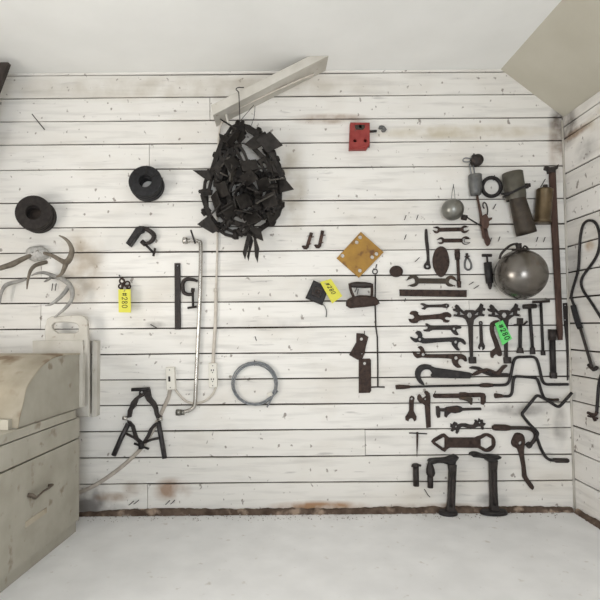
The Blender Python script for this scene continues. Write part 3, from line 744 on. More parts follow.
# ------------------------------------------------------------------ red block
t = thing('red_block', 'small red drilled metal block high on the wall', 'block', P(360, 136, .0))
rq = crop(340, 110, 10)
mb = MB(); poly(mb, rq('106,120 300,122 300,340 276,376 96,378'), .003, .035, [circ(p, r_, 10) for p, r_ in zip(rq('206,164 152,304 256,303'), (1.9, 1.6, 1.6))], bev=.004); mb.build('body', RED, t)
mb = MB(); poly(mb, rq('96,378 276,376 268,390 92,392'), .003, .03); mb.build('lower_lip', RED, t)
mb = MB(); poly(mb, rq('150,148 246,146 250,172 230,196 166,194 150,174'), .038, .004, [circ(rq('206,164')[0], 1.5, 10)], bev=.001); mb.build('washer', OLIVE, t)
mb = MB(); poly(mb, rq('104,122 298,124 298,374 98,376'), .001, .004); mb.build('back_plate', BLACK, t)
mb = MB(); rope(mb, rq('296,204 360,200 372,199'), .022, .007, 1, 8); one('bolt', mb, BLACK, 'short dark bolt sticking out right of the red block', 'bolt')
mb = MB(); rope(mb, rq('398,190 404,176 425,172 445,172'), .012, [.007, .012, .010, .006], 2, 8); poly(mb, rq('425,168 450,168 470,190 456,210 428,212 416,196'), 0, .018); one('nut', mb, GREYM, 'grey nut on the wall right of the red block', 'nut')

# ------------------------------------------------------------------ centre things
for nm, st, lb in (('hinge_pintle', ('78,240', '108,162'), 'left rusty hook hinge of the pair left of the yellow plate'), ('hinge_pintle', ('140,235', '164,152'), 'right rusty hook hinge of the pair left of the yellow plate')):
    a_, b_ = I(st[0])[0], I(st[1])[0]; t = thing(nm, lb, 'hinge', P(*a_, .01)); dx = a_[0]
    mb = MB(); shank(mb, (a_[0] + 1.6, a_[1] - 1), b_, 1.7, 1.7, .004, .012); poly(mb, [(a_[0] - 3.8, a_[1] - 2.2), (a_[0] - 2.6, a_[1] - 2.8), (a_[0] + 1.5, a_[1] - 2.4), (a_[0] + 3, a_[1] - 1), (a_[0] + 1.5, a_[1] + 1), (a_[0] - 1.5, a_[1] + .8)], .004, .016); mb.build('leaf', RUST, t)
    mb = MB(); md = ((a_[0] + b_[0]) / 2 + 1.2, (a_[1] + b_[1]) / 2)
    rope(mb, [(md[0] - 1.4, md[1] + 4), (md[0] + .6, md[1] - 4)], .020, .0085, 1, 10); mb.build('barrel', REDRUST, t)
    mb = MB()
    for k in (.25, .7): rope(mb, [(a_[0] + (b_[0] - a_[0]) * k + 1.5, a_[1] + (b_[1] - a_[1]) * k), (a_[0] + (b_[0] - a_[0]) * k + 4, a_[1] + (b_[1] - a_[1]) * k - .5)], [.012, .02], .003, 1, 6)
    mb.build('screw', REDRUST, t)
t = thing('metal_plate', 'square rusty yellow metal plate hung cornerwise', 'plate', P(360, 254))
mb = MB(); poly(mb, I('355,158 470,260 346,388 234,290'), .004, .012, [circ(p, 2.0, 10) for p in I('352,185 335,210 264,278 434,268 413,285 351,352')]); mb.build('plate', YELLOWR, t)
t = thing('square_fitting', 'black square iron fitting left of the yellow tag and flat iron', 'fitting', P(316, 292))
mb = MB(); poly(mb, I('118,400 195,436 162,526 78,490'), .003, .022, bev=.005); mb.build('base', BLACK, t)
mb = MB(); poly(mb, I('122,428 168,446 152,490 105,474'), .025, .010, bev=.003); b2 = mb.build('boss', IRON, t)
c_ = I('138,460')[0]; mb = MB(); poly(mb, circ(c_, 2.6, 12), .035, .006, [circ(c_, 1.4, 10)]); mb.build('rim', RUST, b2)
mb = MB(); rope(mb, I('162,520 176,535 183,560 180,585'), [.012, .012, .008, .004], .0028, 3, 6); mb.build('wire', GREYM, t)
price_tag([I('205,394')[0], I('262,480')[0], I('211,518')[0], I('150,410')[0]], .045, TAGY, 'yellow paper tag reading #280 tilted over the black square fitting', I('176,420')[0], (.62, .36), (.16, .34), .0018)
# flat iron
t = thing('flat_iron', 'rusty old flat iron hung below the yellow plate', 'iron', P(363, 300, .005))
ir = crop(340, 270, 12)
mb = MB(); poly(mb, ir('92,372 110,345 160,318 240,300 330,302 400,312 440,325 470,360 485,400 440,425 330,440 140,456 90,425'), .005, .055, bev=.012); mb.build('sole', RUST, t)
mb = MB(); rope(mb, ir('128,180 200,176 300,180 378,184'), .035, [.013, .017, .017, .013], 4, 12); mb.build('handle', IRON, t)
for s_ in ('118,160 132,240 165,320', '384,165 388,240 384,310'):
    mb = MB(); rope(mb, ir(s_), .035, .0075, 3, 8, flat=(1, 1.6)); mb.build('handle_post', RUST, t)
mb = MB(); rope(mb, ir('205,215 180,265'), .03, .0025, 1, 6); rope(mb, ir('222,225 210,290'), .02, .002, 1, 6); mb.build('wire', BLACK, t)
mb = MB(); mb.lathe(P(396, 271.5, .002), UP, [(0, .036), (.010, .037), (.016, .034), (.018, .02), (.018, .0)], 26)
for v_ in mb.v: v_.z = P(396, 271.5).z + (v_.z - P(396, 271.5).z) * .86
one('iron_disc', mb, RUST, 'small round rusty disc right of the yellow plate', 'disc')
t = thing('eye_rod', 'thin straight iron rod with an eye at its top and a cross foot', 'rod', P(375, 300, .012))
mb = MB(); rope(mb, Q('375.6,274.5 375.4,305 376,326 377.5,337 378,362 378.1,387'), .010, .0042, 1, 8)
rope(mb, Q('377,264 376,268'), .01, .003, 1, 6); mb.build('shaft', IRON, t)
mb = MB(); rope(mb, circ((375.2, 271.4), 2.4, 14), .010, .0032, 1, 6, True); mb.build('eye', IRON, t)
mb = MB(); rope(mb, Q('371,387.3 378,387.1 385,387.2'), .010, .004, 1, 8); mb.build('foot', IRON, t)
mb = MB(); poly(mb, J('285,166 320,168 345,185 333,230 326,270 312,300 290,300 248,276 268,240 284,212'), .014, .008, [circ(J('310,196')[0], 1.6, 10), circ(J('312,268')[0], .9, 8)]); one('hinge_plate', mb, RUST, 'flared rusty plate hung above the long rectangular one', 'plate')
mb = MB(); poly(mb, J('295,294 350,293 356,300 357,455 350,465 295,466'), .003, .008, [circ(J('324,318')[0], 1.5, 10)]); one('hinge_plate', mb, RUST, 'long rectangular rusty plate below the flared one', 'plate')

# ------------------------------------------------------------------ right cluster, flat wrenches
TK = .011
def wrench2(label, a, ra, da, wa, b, rb, db, wb_, ws, mt, deep=.3):
    mb = MB(); openhead(mb, a, ra, da, wa, .004, TK, deep); openhead(mb, b, rb, db, wb_, .004, TK, deep)
    dx, dy = b[0] - a[0], b[1] - a[1]; l = math.hypot(dx, dy); ux, uy = dx / l, dy / l
    shank(mb, (a[0] + ux * ra * .75, a[1] + uy * ra * .75), (b[0] - ux * rb * .75, b[1] - uy * rb * .75), ws, ws, .005, TK - .003)
    return one('wrench', mb, mt, label, 'wrench')
a1 = A('224,117 392,114 250,182 398,181 82,424 308,426')
wrench2('topmost small double open-end wrench, below the small float ball', a1[0], 3.4, 195, 1.5, a1[1], 3.8, -12, 1.6, 1.9, RUST)
wrench2('second small double open-end wrench, above the oval plate', a1[2], 3.4, 170, 1.5, a1[3], 4.2, 5, 1.8, 1.9, RUST)
wrench2('large grey double open-end wrench just above the flat bar', a1[4], 6.0, 160, 2.7, a1[5], 5.6, 25, 2.5, 2.6, OLIVE)
def wmesh(name, label, cat, outline, holes=(), mt=IRON, t=TK, d=.004, smooth=2, extra=None, bev=.002):
    mb = MB(); poly(mb, outline, d, t, holes, smooth, bev)
    if extra: extra(mb)
    return one(name, mb, mt, label, cat)
wmesh('ring_spanner', 'slim upright ring spanner left of the oval plate', 'wrench', A('153,118 160,112 167,120 172,180 178,230 180,300 184,325 188,345 178,355 155,353 146,340 150,322 163,305 164,270 158,220 152,170'), [circ(A('167,338')[0], 1.6, 10, 1.2)], IRON)
wmesh('oval_plate', 'pointed oval rusty plate among the top wrenches', 'plate', A('248,216 275,228 292,262 300,310 292,350 272,388 250,402 226,385 207,350 199,305 206,262 222,230'), [], RUST, .012, smooth=3)
t = thing('stud_spanner', 'upright knobbed iron bolt right of the oval plate', 'bolt', P(457, 268))
mb = MB(); rope(mb, A('343,235 344,262'), .016, .014, 2, 10); rope(mb, A('344,258 346,298'), .016, [.0155, .013], 1, 10); mb.build('head', RUST, t)
mb = MB(); rope(mb, A('347,295 350,360 354,430'), .014, .0085, 2, 8); rope(mb, A('354,428 356,466'), .014, [.012, .010], 1, 8); mb.build('shank', RUST, t)
t = thing('clevis', 'small pale grey clevis with a pin right of the knobbed bolt', 'clevis', P(468, 264))
mb = MB(); rope(mb, A('400,290 392,315 394,345 410,358 428,350 430,325 420,300 408,285'), .012, .0055, 3, 8, True); mb.build('shackle', GREYM, t)
mb = MB(); rope(mb, A('404,258 405,275 406,292'), .014, .007, 1, 8); rope(mb, A('392,280 420,276'), .016, .004, 1, 8); mb.build('pin', IRON, t)
t = thing('grease_gun', 'small black hand grease gun with a T handle left of the steel ball', 'grease gun', P(488, 270))
mb = MB(); rope(mb, A('494,272 550,272'), .022, .0085, 1, 10); rope(mb, A('522,274 526,318'), .022, .005, 1, 8); mb.build('handle', IRON, t)
mb = MB(); rope(mb, A('527,314 534,390 539,440'), .022, [.021, .021, .019], 1, 14); mb.build('barrel', BLACK, t)
mb = MB(); rope(mb, A('538,438 541,460 542,476'), .022, [.014, .010, .005], 1, 10); mb.build('nozzle', IRON, t)
wmesh('flat_bar', 'long flat brown bar across the wall above the S-shaped wrenches', 'bar', A('0,476 404,480 403,522 2,516'), [], RUST, .012, smooth=0)
wmesh('wrench', 'smallest wrench with a ring end, directly under the flat bar', 'wrench', B('125,85 133,78 148,80 160,86 175,88 255,86 280,80 296,86 298,98 290,107 278,108 255,104 175,104 162,108 152,118 138,115 132,108 145,104 148,97 140,92'), [circ(B('283,94')[0], .95, 9)], IRON, smooth=0)
wmesh('wrench', 'thick brown wrench second below the flat bar', 'wrench', B('62,145 70,128 95,125 112,135 122,152 245,142 262,135 290,132 312,150 305,165 285,160 272,168 280,178 300,182 290,195 265,192 248,175 125,182 110,195 85,200 62,190 55,172 75,175 90,165 82,150'), [], RUST)
wmesh('wrench', 'slim wrench with one eyelet third below the flat bar', 'wrench', B('155,205 165,200 185,212 200,215 310,212 345,210 372,222 365,232 345,235 342,245 355,265 345,272 325,262 312,245 300,240 200,240 180,250 150,248 145,238 165,235 170,222'), [circ(B('328,234')[0], 1.4)], IRON)
wmesh('wrench', 'black S-shaped wrench with two eyelets fourth below the flat bar', 'wrench', B('95,258 110,245 128,250 138,272 150,290 300,285 345,284 385,295 400,322 390,328 370,312 352,318 350,340 362,362 345,362 328,345 315,325 300,310 155,322 135,318 110,312 95,315 70,295 66,280 85,288 105,290 112,275'), [circ(B('122,297')[0], 1.5), circ(B('338,313')[0], 1.5)], BLACK)
wmesh('wrench', 'brown S-shaped wrench with two eyelets above the big hook spanner', 'wrench', B('110,345 128,336 145,350 155,375 170,385 320,384 375,385 400,402 405,425 395,430 378,415 358,418 352,440 372,462 350,468 325,450 315,425 300,412 165,408 135,405 105,410 85,390 80,368 95,375 112,385 128,375 122,355'), [circ(B('142,388')[0], 1.7), circ(B('340,409')[0], 1.9)], RUST)
wmesh('hook_spanner', 'big black hook spanner with a round claw', 'wrench', B('150,572 120,560 98,525 95,490 115,458 150,445 190,452 215,466 420,495 432,510 425,528 400,532 200,525 197,500 180,480 152,478 130,495 126,525 140,550'), [], BLACK, .014)
# Y wrenches
yo = B('338,112 320,112 325,125 350,135 345,148 328,145 325,158 350,160 380,165 398,178 413,215 424,400 415,410 418,436 445,440 458,432 456,410 440,400 440,215 446,180 462,165 480,155 505,158 512,148 495,140 498,122 510,125 515,112 500,105 502,90 488,80 478,100 455,126 440,120 400,120 385,128 365,110 352,92 340,86 332,98')
yh = [hexa(B('420,151')[0], 2.9), B('362,126 363,149 392,150'), B('476,126 475,149 448,150')]
def ywr(label, copy=None):
    if copy is None:
        t_ = thing('cross_wrench', label, 'wrench', P(472, 340))
        mb = MB(); poly(mb, yo, .004, .013, yh, 0, .002); mb.build('yoke', IRON, t_)
        mb = MB(); rope(mb, B('434,402 436,440'), .014, .020, 1, 6, sm=False); mb.build('socket', IRON, t_)
        return t_
    r_ = copy.copy(); COL.objects.link(r_); r_['label'] = label; r_.location += P(507, 340) - P(472.3, 340)
    for ch in copy.children:
        c2 = ch.copy(); COL.objects.link(c2); c2.parent = r_
    return r_
y1 = ywr('Y-shaped iron wrench with jawed arms, left of the pair, without a tag')
y2 = ywr('Y-shaped iron wrench with jawed arms, partly behind the green tag', y1)
y1['group'] = y2['group'] = 'Y-shaped wrenches'
wmesh('wrench', 'short slim wrench hung by its eye between the Y-shaped wrenches', 'wrench', B('478,195 484,186 494,186 500,196 498,215 502,300 505,318 514,335 512,352 500,362 500,345 492,340 485,345 484,358 474,350 476,335 484,318 482,215'), [circ(B('489,199')[0], .9, 8)], IRON, smooth=0)
wmesh('bent_wrench', 'curved S-shaped wrench left of and partly behind the green tag', 'wrench', E('75,192 90,184 116,180 118,190 98,198 88,225 94,262 110,300 122,335 132,362 136,392 118,398 102,384 86,398 84,408 70,404 68,375 84,358 96,348 88,318 72,275 64,235 66,205'), [], RUST, d=.004)
price_tag([(502.8, 320.2), (512.2, 338.5), (502.4, 345.6), (495, 323.6)], .03, TAGG, 'green paper tag reading #280 hung over the Y-shaped wrench', (499.4, 323.2), (.80, .58), (.16, .21), .0026)
def tsock(label, parts, extra=None):
    t_ = thing('socket_wrench', label, 'wrench', P(*parts[0][1][0], .015))
    for nm, path, r_, sg in parts:
        mb = MB(); rope(mb, path, .018, r_, 1, sg, sm=sg > 6); mb.build(nm, BLACK if nm == 'shank' else IRON, t_)
tsock('short T wrench with a square head right of the green tag', [('head', E('240,168 240,206'), .017, 4), ('handle_bar', E('204,210 262,208 284,188'), .0055, 8), ('shank', E('242,205 241,350'), .0095, 10), ('socket', E('241,346 241,379'), [.014, .019], 6)])
tsock('T-handled socket wrench with a thick round grip below the steel ball', [('handle', E('262,100 300,98 338,96'), [.013, .014, .013], 10), ('shank', E('300,100 318,352'), .0085, 10), ('socket', E('317,345 319,385'), [.012, .014], 6)])
tsock('thin T-handled socket wrench right of the thick-gripped one', [('handle', E('320,72 370,70 420,66'), .008, 8), ('shank', E('369,72 382,372'), .0075, 10), ('socket', E('381,366 383,392'), .012, 6)])
tsock('stout double-ended socket wrench left of the long red-brown post', [('head', E('433,236 434,302'), .0205, 10), ('shank', E('434,298 440,505'), .0155, 10), ('socket', E('440,495 441,530'), .0185, 6)])
# pliers
t = thing('pliers', 'old crossed iron pliers below the Y-shaped wrenches', 'pliers', P(490, 371))
pl = lambda s_: [(472 + float(a.split(',')[0]), 364 + float(a.split(',')[1])) for a in s_.split()]
zp = crop(460, 340, 5)
mb = MB(); poly(mb, zp('50,142 65,132 100,135 125,150 150,165 185,168 240,166 252,172 248,180 185,182 150,180 120,168 95,152 70,146'), .004, .012, [], 2); mb.build('arm', IRON, t)
mb = MB(); poly(mb, zp('62,180 80,160 105,150 140,142 170,152 190,158 215,130 236,124 240,132 222,148 205,172 185,174 160,165 140,158 110,166 90,176'), .012, .012, [], 2); mb.build('arm', RUST, t)
mb = MB(); poly(mb, circ(zp('152,162')[0], 1.7, 10), .024, .004); mb.build('rivet', BLACK, t)
# lower rows
wmesh('wrench', 'small cracked open wrench hanging by its eye left of the adjustable ones', 'wrench', C('62,165 72,156 84,160 90,172 86,190 84,245 92,262 102,280 100,302 88,310 82,296 70,290 58,296 52,310 38,304 35,284 48,265 58,245 58,190'), [circ(C('73,174')[0], 1.3, 9)], RUST, smooth=0)
wmesh('wrench', 'upright open wrench with a forked top beside the monkey wrench', 'wrench', C('118,146 128,152 136,172 150,165 160,155 150,140 152,126 168,128 182,142 186,170 184,210 188,345 162,350 152,215 140,205 118,195 108,178 108,158'), [circ(C('155,177')[0], 1.0, 9)], RUST, smooth=0)
t = thing('monkey_wrench', 'brown monkey wrench pointing right, upper of the two', 'wrench', P(460, 397))
mb = MB(); poly(mb, C('205,150 212,145 360,143 366,136 400,135 420,140 490,138 512,142 520,158 518,196 505,212 492,208 492,168 486,164 430,166 420,180 366,180 358,170 212,170 204,162'), .004, .016, [], 0, .003); mb.build('handle', RUST, t)
mb = MB(); poly(mb, C('362,160 420,158 440,172 438,208 428,212 420,196 400,188 384,182 366,178'), .020, .010, [], 0, .003); mb.build('jaw', OLIVE, t)
t = thing('monkey_wrench', 'darker monkey wrench pointing left, lower of the two', 'wrench', P(460, 411))
mb = MB(); poly(mb, C('220,220 236,218 244,232 270,232 284,224 350,216 372,222 380,230 490,228 493,242 380,246 364,256 335,262 310,258 292,272 282,288 272,282 272,252 246,250 244,285 230,290 222,270'), .004, .015, [], 0, .003); mb.build('handle', IRON, t)
mb = MB(); poly(mb, C('284,226 345,218 360,235 350,256 300,256 286,244'), .019, .007, [], 0, .002); mb.build('collar', RUST, t)
wmesh('alligator_wrench', 'double-headed wavy wrench with toothed jaws above the big ring wrench', 'wrench', C('308,322 318,330 330,312 346,318 352,330 372,322 400,322 425,330 445,330 455,312 450,302 462,300 470,312 478,290 488,302 500,300 504,318 518,322 512,332 505,338 508,356 496,360 488,340 470,342 450,350 425,356 400,348 375,342 362,352 356,372 345,386 338,380 342,362 330,362 318,372 308,368 318,352 306,345'), [circ(C('340,342')[0], 1.0, 8), circ(C('482,318')[0], 1.0, 8)], IRON, smooth=0)
mb = MB(); poly(mb, C('192,432 205,415 255,386 272,384 285,396 300,408 455,408 470,400') + [(C('525,438')[0][0] + 8.8 * math.cos(a), C('525,438')[0][1] + 9.4 * math.sin(a)) for a in [math.radians(x) for x in range(-130, 131, 13)]] + C('470,470 300,468 285,478 272,494 255,486 205,450'), .004, .013, [hexa(C('522,437')[0], 6.6, .5), C('212,434 264,404 272,412 272,468 264,470')], 0, .002)
one('ring_wrench', mb, RUST, 'large flat wrench with a hexagon ring and a triangle end', 'wrench')
t = thing('t_pin', 'thin rusty T-shaped spike above the two short bolts', 'spike', P(418, 440))
mb = MB(); rope(mb, C('106,374 105,440 103,524'), .010, [.0058, .005, .0012], 1, 8); mb.build('spike', RUST, t)
mb = MB(); rope(mb, C('56,379 105,381 164,384'), .014, .0034, 1, 6); mb.build('crossbar', IRON, t)
t = thing('bolt', 'short dark bolt with a flat head, left of the first shoe stand', 'bolt', P(416, 478, .02))
mb = MB(); rope(mb, D('95,214 97,336'), .020, [.0155, .0155], 1, 14); mb.build('shank', IRON, t)
mb = MB(); rope(mb, D('92,204 94,217'), .022, [.017, .024], 1, 12); rope(mb, D('90,206 126,214'), .03, .006, 1, 8); mb.build('head', IRON, t)
t = thing('pin', 'dark pointed pin between the flat-headed bolt and the shoe stand', 'pin', P(430, 478, .02))
mb = MB(); rope(mb, D('182,268 182,346'), .020, .0150, 1, 14); mb.build('shank', IRON, t)
mb = MB(); rope(mb, D('178,184 180,205 182,235 184,258 182,275'), .022, [.006, .014, .022, .024, .018], 2, 12); mb.build('head', IRON, t)
# cranks
t = thing('speed_brace', 'long crank brace with a straight left end, uppermost of the cranks', 'brace', P(500, 383, .02))
mb = MB(); rope(mb, Q('406,387 440,386 480,385.3') , .012, .0062, 1, 8)
rope(mb, E('75,571 110,571 145,570 165,562 178,540 190,490 200,440 210,415 228,404 260,402 310,401 332,408 345,425 358,470 370,525 380,552 400,566 440,567 530,566'), .014, .0078, 3, 8); mb.build('crank', BLACK, t)
mb = MB(); rope(mb, Q('396,387.3 399,387 404,387 410,386.8'), .014, [.012, .013, .012, .008], 1, 10); mb.build('socket', RUST, t)
mb = MB(); rope(mb, Q('480,385.5 484,385.3 488,385.2 493,385.2'), .014, [.009, .0125, .0125, .009], 1, 10); mb.build('coupling', RUST, t)
t = thing('speed_brace', 'shorter crank brace nested under the uppermost one', 'brace', P(530, 393, .03))
mb = MB(); rope(mb, Fc('112,182 140,184 158,180 168,165 172,130 176,100 184,86 205,84 280,91 296,100 306,125 318,165 330,190 350,200 375,203'), .032, .0075, 3, 8); mb.build('crank', BLACK, t)
mb = MB(); rope(mb, Fc('82,181 95,181 112,182 122,183'), .032, [.014, .013, .010, .008], 1, 10); mb.build('socket', RUST, t)
mb = MB(); rope(mb, Fc('340,198 375,202 402,201'), .032, .0075, 1, 8); mb.build('grip', RUST, t)
t = thing('starting_crank', 'zigzag black starting crank at the lower right', 'crank', P(545, 430, .04))
mb = MB(); rope(mb, Fc('462,164 430,200 405,228 395,233 380,229 340,203 308,185 292,179 280,184 260,208 220,258 213,268 218,282 250,322 280,352 290,368 286,385 292,405 305,440 320,470 335,490 355,501 385,503'), [.048] * 13 + [.05, .05, .048, .045, .04, .034, .028, .023, .019, .017], .0082, 3, 8); mb.build('crank', BLACK, t)
mb = MB(); rope(mb, Fc('368,500 380,503 440,504 446,504'), .016, [.009, .0125, .0125, .008], 1, 10); mb.build('grip', IRON, t)
t = thing('offset_crank', 'thick straight-gripped crank handle passing behind the zigzag crank', 'crank', P(510, 428, .02))
mb = MB(); rope(mb, Fc('140,340 200,340 240,342 262,350 278,366 280,385 270,405 252,425'), .018, [.010, .010, .0105, .011, .0115, .011, .010, .009], 3, 10); mb.build('bar', IRON, t)
mb = MB(); rope(mb, Fc('64,340 76,338 130,339 152,340'), .020, [.011, .017, .017, .012], 1, 12); mb.build('grip', RUST, t)
mb = MB(); rope(mb, Fc('238,418 252,434'), .018, .016, 1, 6, sm=False); mb.build('nut', IRON, t)
mb = MB(); poly(mb, R5('98,206 118,200 140,206 152,225 156,255 152,285 150,330 158,390 164,440 170,465 198,505 210,525 204,540 192,538 150,478 142,460 140,410 128,350 112,298 88,285 76,262 82,238'), .004, .018, [circ(R5('128,262')[0], 1.9, 10)], 2, .004)
one('cast_lever', mb, RUST, 'rusty lever with a rounded eye head and a bent tail', 'lever')
wmesh('strap_iron', 'narrow tapered iron strip right of the red-brown post', 'strip', E('503,78 527,76 532,100 535,300 536,538 528,545 526,420 520,300 508,180'), [circ(E('516,92')[0], .8, 8), circ(E('516,180')[0], .8, 8)], IRON, .008, smooth=0)
t = thing('handle_pole', 'long red-brown handle pole standing out along the right corner', 'pole', P(556, 250, .02))
mb = MB(); rope(mb, Q('553,168 555,215 557.5,262 559.6,305 560.7,332 561,340'), .024, [.0185, .0185, .0185, .0165, .0165, .013], 1, 10, flat=(1, .75)); mb.build('shaft', REDRUST, t)
mb = MB(); poly(mb, Q('547.5,165 551,166.5 557,166 560,163.5 559,168 556.5,169.5 556.5,172 550.5,172 550,169 547,168'), .008, .03); mb.build('cap', IRON, t)

# ------------------------------------------------------------------ shoe last stands on the floor
def last(label, sole, col, base, d, cross=None):
    t_ = thing('shoe_last_stand', label, 'shoe stand', P(*base[1], d))
    zb = .001
    mb = MB(); poly(mb, sole, d - .03, .06, [], 2, .010); mb.build('last', BLACK, t_)
    cpts = [P(x, y, d) for x, y in col]; cpts[-1].z = .012
    mb = MB(); mb.tube(cpts, [.024, .021, .0205, .0205, .022, .030][:len(cpts)], 4, flat=(1.15, 1.0), smooth=False)
    mb.tube([p + V((0, -.016, 0)) for p in cpts[1:-1]], .008, 6); mb.build('column', IRON, t_)
    b0, b1, b2_ = [P(x, y, d) for x, y in base]
    mb = MB(); hw = (b2_.x - b0.x) / 2; c_ = V(((b0.x + b2_.x) / 2, -d, 0))
    out = [c_ + V((hw * math.cos(a), (.038) * math.sin(a), .022)) for a in [2 * PI * i / 24 for i in range(24)]]
    mb.prism(out, [], (0, 0, 1), .021, .007); mb.build('foot', BLACK, t_)
last('iron shoe repair stand by the two short bolts, left of the pair', D('186,206 196,190 240,185 290,182 318,172 345,162 358,166 360,176 345,196 338,214 295,214 270,206 230,205 205,212'),
     D('316,208 317,250 314,330 311,420 308,460 306,510'), D('236,520 300,520 348,520'), .045)
f5 = crop(450, 420, 4)
last('iron shoe repair stand below the big ring wrench, right of the pair', f5('94,146 105,138 130,139 150,147 185,148 210,150 211,158 195,164 190,172 160,172 150,160 125,155 100,153'),
     f5('175,160 174,200 175,260 177,310 178,340 180,380'), f5('124,380 180,380 232,380'), .045)

# ------------------------------------------------------------------ upper right: float ball, valve, ring, pipe, brass can, big ball
t = thing('float_ball', 'small grey float ball on a short arm left of the float valve', 'float', P(452.7, 209.5, .06))
mb = MB(); mb.ball(P(452.7, 209.5, .066), 11.0 * MPP * .97); mb.build('ball', PALEZINC, t)
mb = MB(); rope(mb, G('132,462 160,468'), .06, .015, 1, 10); mb.build('nut', IRON, t)
mb = MB(); rope(mb, G('155,460 200,488 248,516'), [.06, .05, .04], .0042, 1, 8); mb.build('arm', BLACK, t)
mb = MB(); rope(mb, G('82,265 72,320 68,352'), [0, .02, .05], .0016, 1, 6); rope(mb, G('80,270 88,320 90,352'), [0, .02, .05], .0016, 1, 6); mb.build('hanger', WIREG, t)
t = thing('float_valve', 'grey tin cylinder with a pulley above and a long rusty rod below', 'valve', P(476, 190, .03))
mb = MB(); mb.lathe(P(*G('212,130')[0], .01), UP, [(0, .0), (0, .030), (.012, .033), (.022, .026), (.032, .033), (.045, .030), (.047, 0)], 22); mb.build('pulley', IRON, t)
mb = MB(); rope(mb, G('195,100 205,90 225,98 232,112'), .05, .006, 3, 8); rope(mb, G('205,80 206,110'), .04, .004, 1, 6); mb.build('axle', BLACK, t)
mb = MB(); rope(mb, G('190,112 160,106 142,112 142,126 158,130 185,128'), .035, .0035, 3, 6); mb.build('hook', WIREG, t)
mb = MB(); rope(mb, G('178,140 184,172 190,208'), .03, .0036, 1, 6); rope(mb, G('202,150 206,178 210,208'), .03, .0036, 1, 6); mb.build('link_wire', WIREG, t)
mb = MB(); o_, e_ = P(*G('212,207')[0], .04), P(*G('216,330')[0], .04); Ln = (e_ - o_).length
mb.lathe(o_, e_ - o_, [(0, 0), (0, .034), (.004, .036), (Ln * .5, .034), (Ln - .01, .030), (Ln, .026), (Ln, 0)], 22)
mb.build('cylinder', GREYM, t)
mb = MB(); rope(mb, G('224,328 234,380 246,440 256,520 268,590'), .03, [.006, .0065, .0075, .009, .009], 2, 8); mb.build('rod', REDRUST, t)
mb = MB(); poly(mb, G('258,455 280,440 288,450 295,465 318,462 316,474 298,486 300,510 290,530 262,530 250,500'), .02, .03, [], 0, .004); poly(mb, A('488,95 520,90 535,150 545,175 545,200 530,215 515,190 500,130'), .015, .012, [], 2, .003); mb.build('bracket', REDRUST, t)
mb = MB(); rope(mb, G('285,450 288,420 282,390 272,375 262,376 260,395 268,410'), .03, .0036, 3, 6); mb.build('upper_hook', IRON, t)
t = thing('iron_ring', 'small round iron ring hung between the tin cylinder and the rusty pipe', 'ring', P(491.7, 187))
mb = MB(); rope(mb, circ((491.8, 186.8), 9.3, 28), .013, .0105, 1, 10, True); mb.build('ring', BLACK, t)
mb = MB()
for a in range(0, 360, 30):
    mb.ball(P(491.8 + 9.3 * math.cos(math.radians(a)), 186.8 + 9.3 * math.sin(math.radians(a)), .0225), .0035, 8, 5)
mb.build('stud', IRON, t)
t = thing('stove_pipe', 'rusty tin pipe wider at the bottom with a clamp round its middle', 'pipe', P(518, 200, .05))
o_, e_ = P(512.2, 172.5, .06), P(515.6, 196, .06); Ln = (e_ - o_).length
mb = MB(); mb.lathe(o_, e_ - o_, [(.002, .046), (0, .050), (.003, .053), (Ln, .053), (Ln + .02, .050)], 28)
mb.lathe(o_, e_ - o_, [(.003, .048), (.02, .0)], 28); mb.build('upper_pipe', mat('pale_tin', (.085, .078, .062), (.125, .115, .092), .5, .4, 18, .2), t)
o_, e_ = P(515, 190, .06), P(526.6, 234, .06); Ln = (e_ - o_).length
mb = MB(); mb.lathe(o_, e_ - o_, [(0, .038), (.02, .040), (Ln * .9, .052), (Ln, .052), (Ln, .048), (Ln - .1, .04)], 28); mb.build('lower_pipe', OLIVE, t)
mb = MB(); ca = P(514.3, 191.5, .06); aa = (P(526.6, 234, .06) - P(515, 190, .06)).normalized(); u_ = aa.cross(V((0, 1, 0))).normalized()
mb.tube([ca + u_ * math.cos(a) * .057 + V((0, 1, 0)) * math.sin(a) * .057 - aa * (.012 * math.cos(a)) for a in [2 * PI * i / 24 for i in range(24)]], .0065, 8, True)
rope(mb, G('372,322 400,322 440,312'), [.06, .10, .12], .007, 2, 8); mb.build('clamp', BLACK, t)
mb = MB(); rope(mb, G('496,286 540,270'), .08, .006, 1, 8); rope(mb, G('515,262 518,290'), .08, .012, 1, 6); rope(mb, G('530,262 534,282'), .08, .010, 1, 6); mb.build('clamp_bolt', IRON, t)
t = thing('brass_canister', 'dull brass canister with a small neck beside the red-brown pole', 'canister', P(544.5, 205, .05))
o_, e_ = P(545.6, 188.5, .05), P(542.8, 222.5, .05); Ln = (e_ - o_).length
mb = MB(); mb.lathe(o_, e_ - o_, [(0, 0), (0, .036), (.004, .0415), (.010, .043), (.014, .041), (Ln - .016, .042), (Ln - .012, .044), (Ln - .004, .044), (Ln, .041), (Ln, 0)], 28); mb.build('body', BRASS, t)
mb = MB(); rope(mb, Q('545.9,184.6 545.6,189'), .05, [.012, .015], 1, 14); mb.build('neck', IRON, t)
t = thing('steel_ball', 'big round dull steel ball hung on the wall at right', 'ball', P(522.3, 273.5, .15))
db = .152; Rb = 25.1 * MPP * (DIST - db) / DIST
mb = MB(); mb.ball(P(522.8, 273.8, db), Rb, 64, 36); mb.build('sphere', STEELBALL, t)
mb = MB(); ct = P(522.8, 273.8, db)
mb.lathe(ct + V((0, 0, Rb - .012)), (0, 0, 1), [(0, .042), (.012, .040), (.016, .030), (.018, 0)], 20); mb.build('cap', IRON, t)
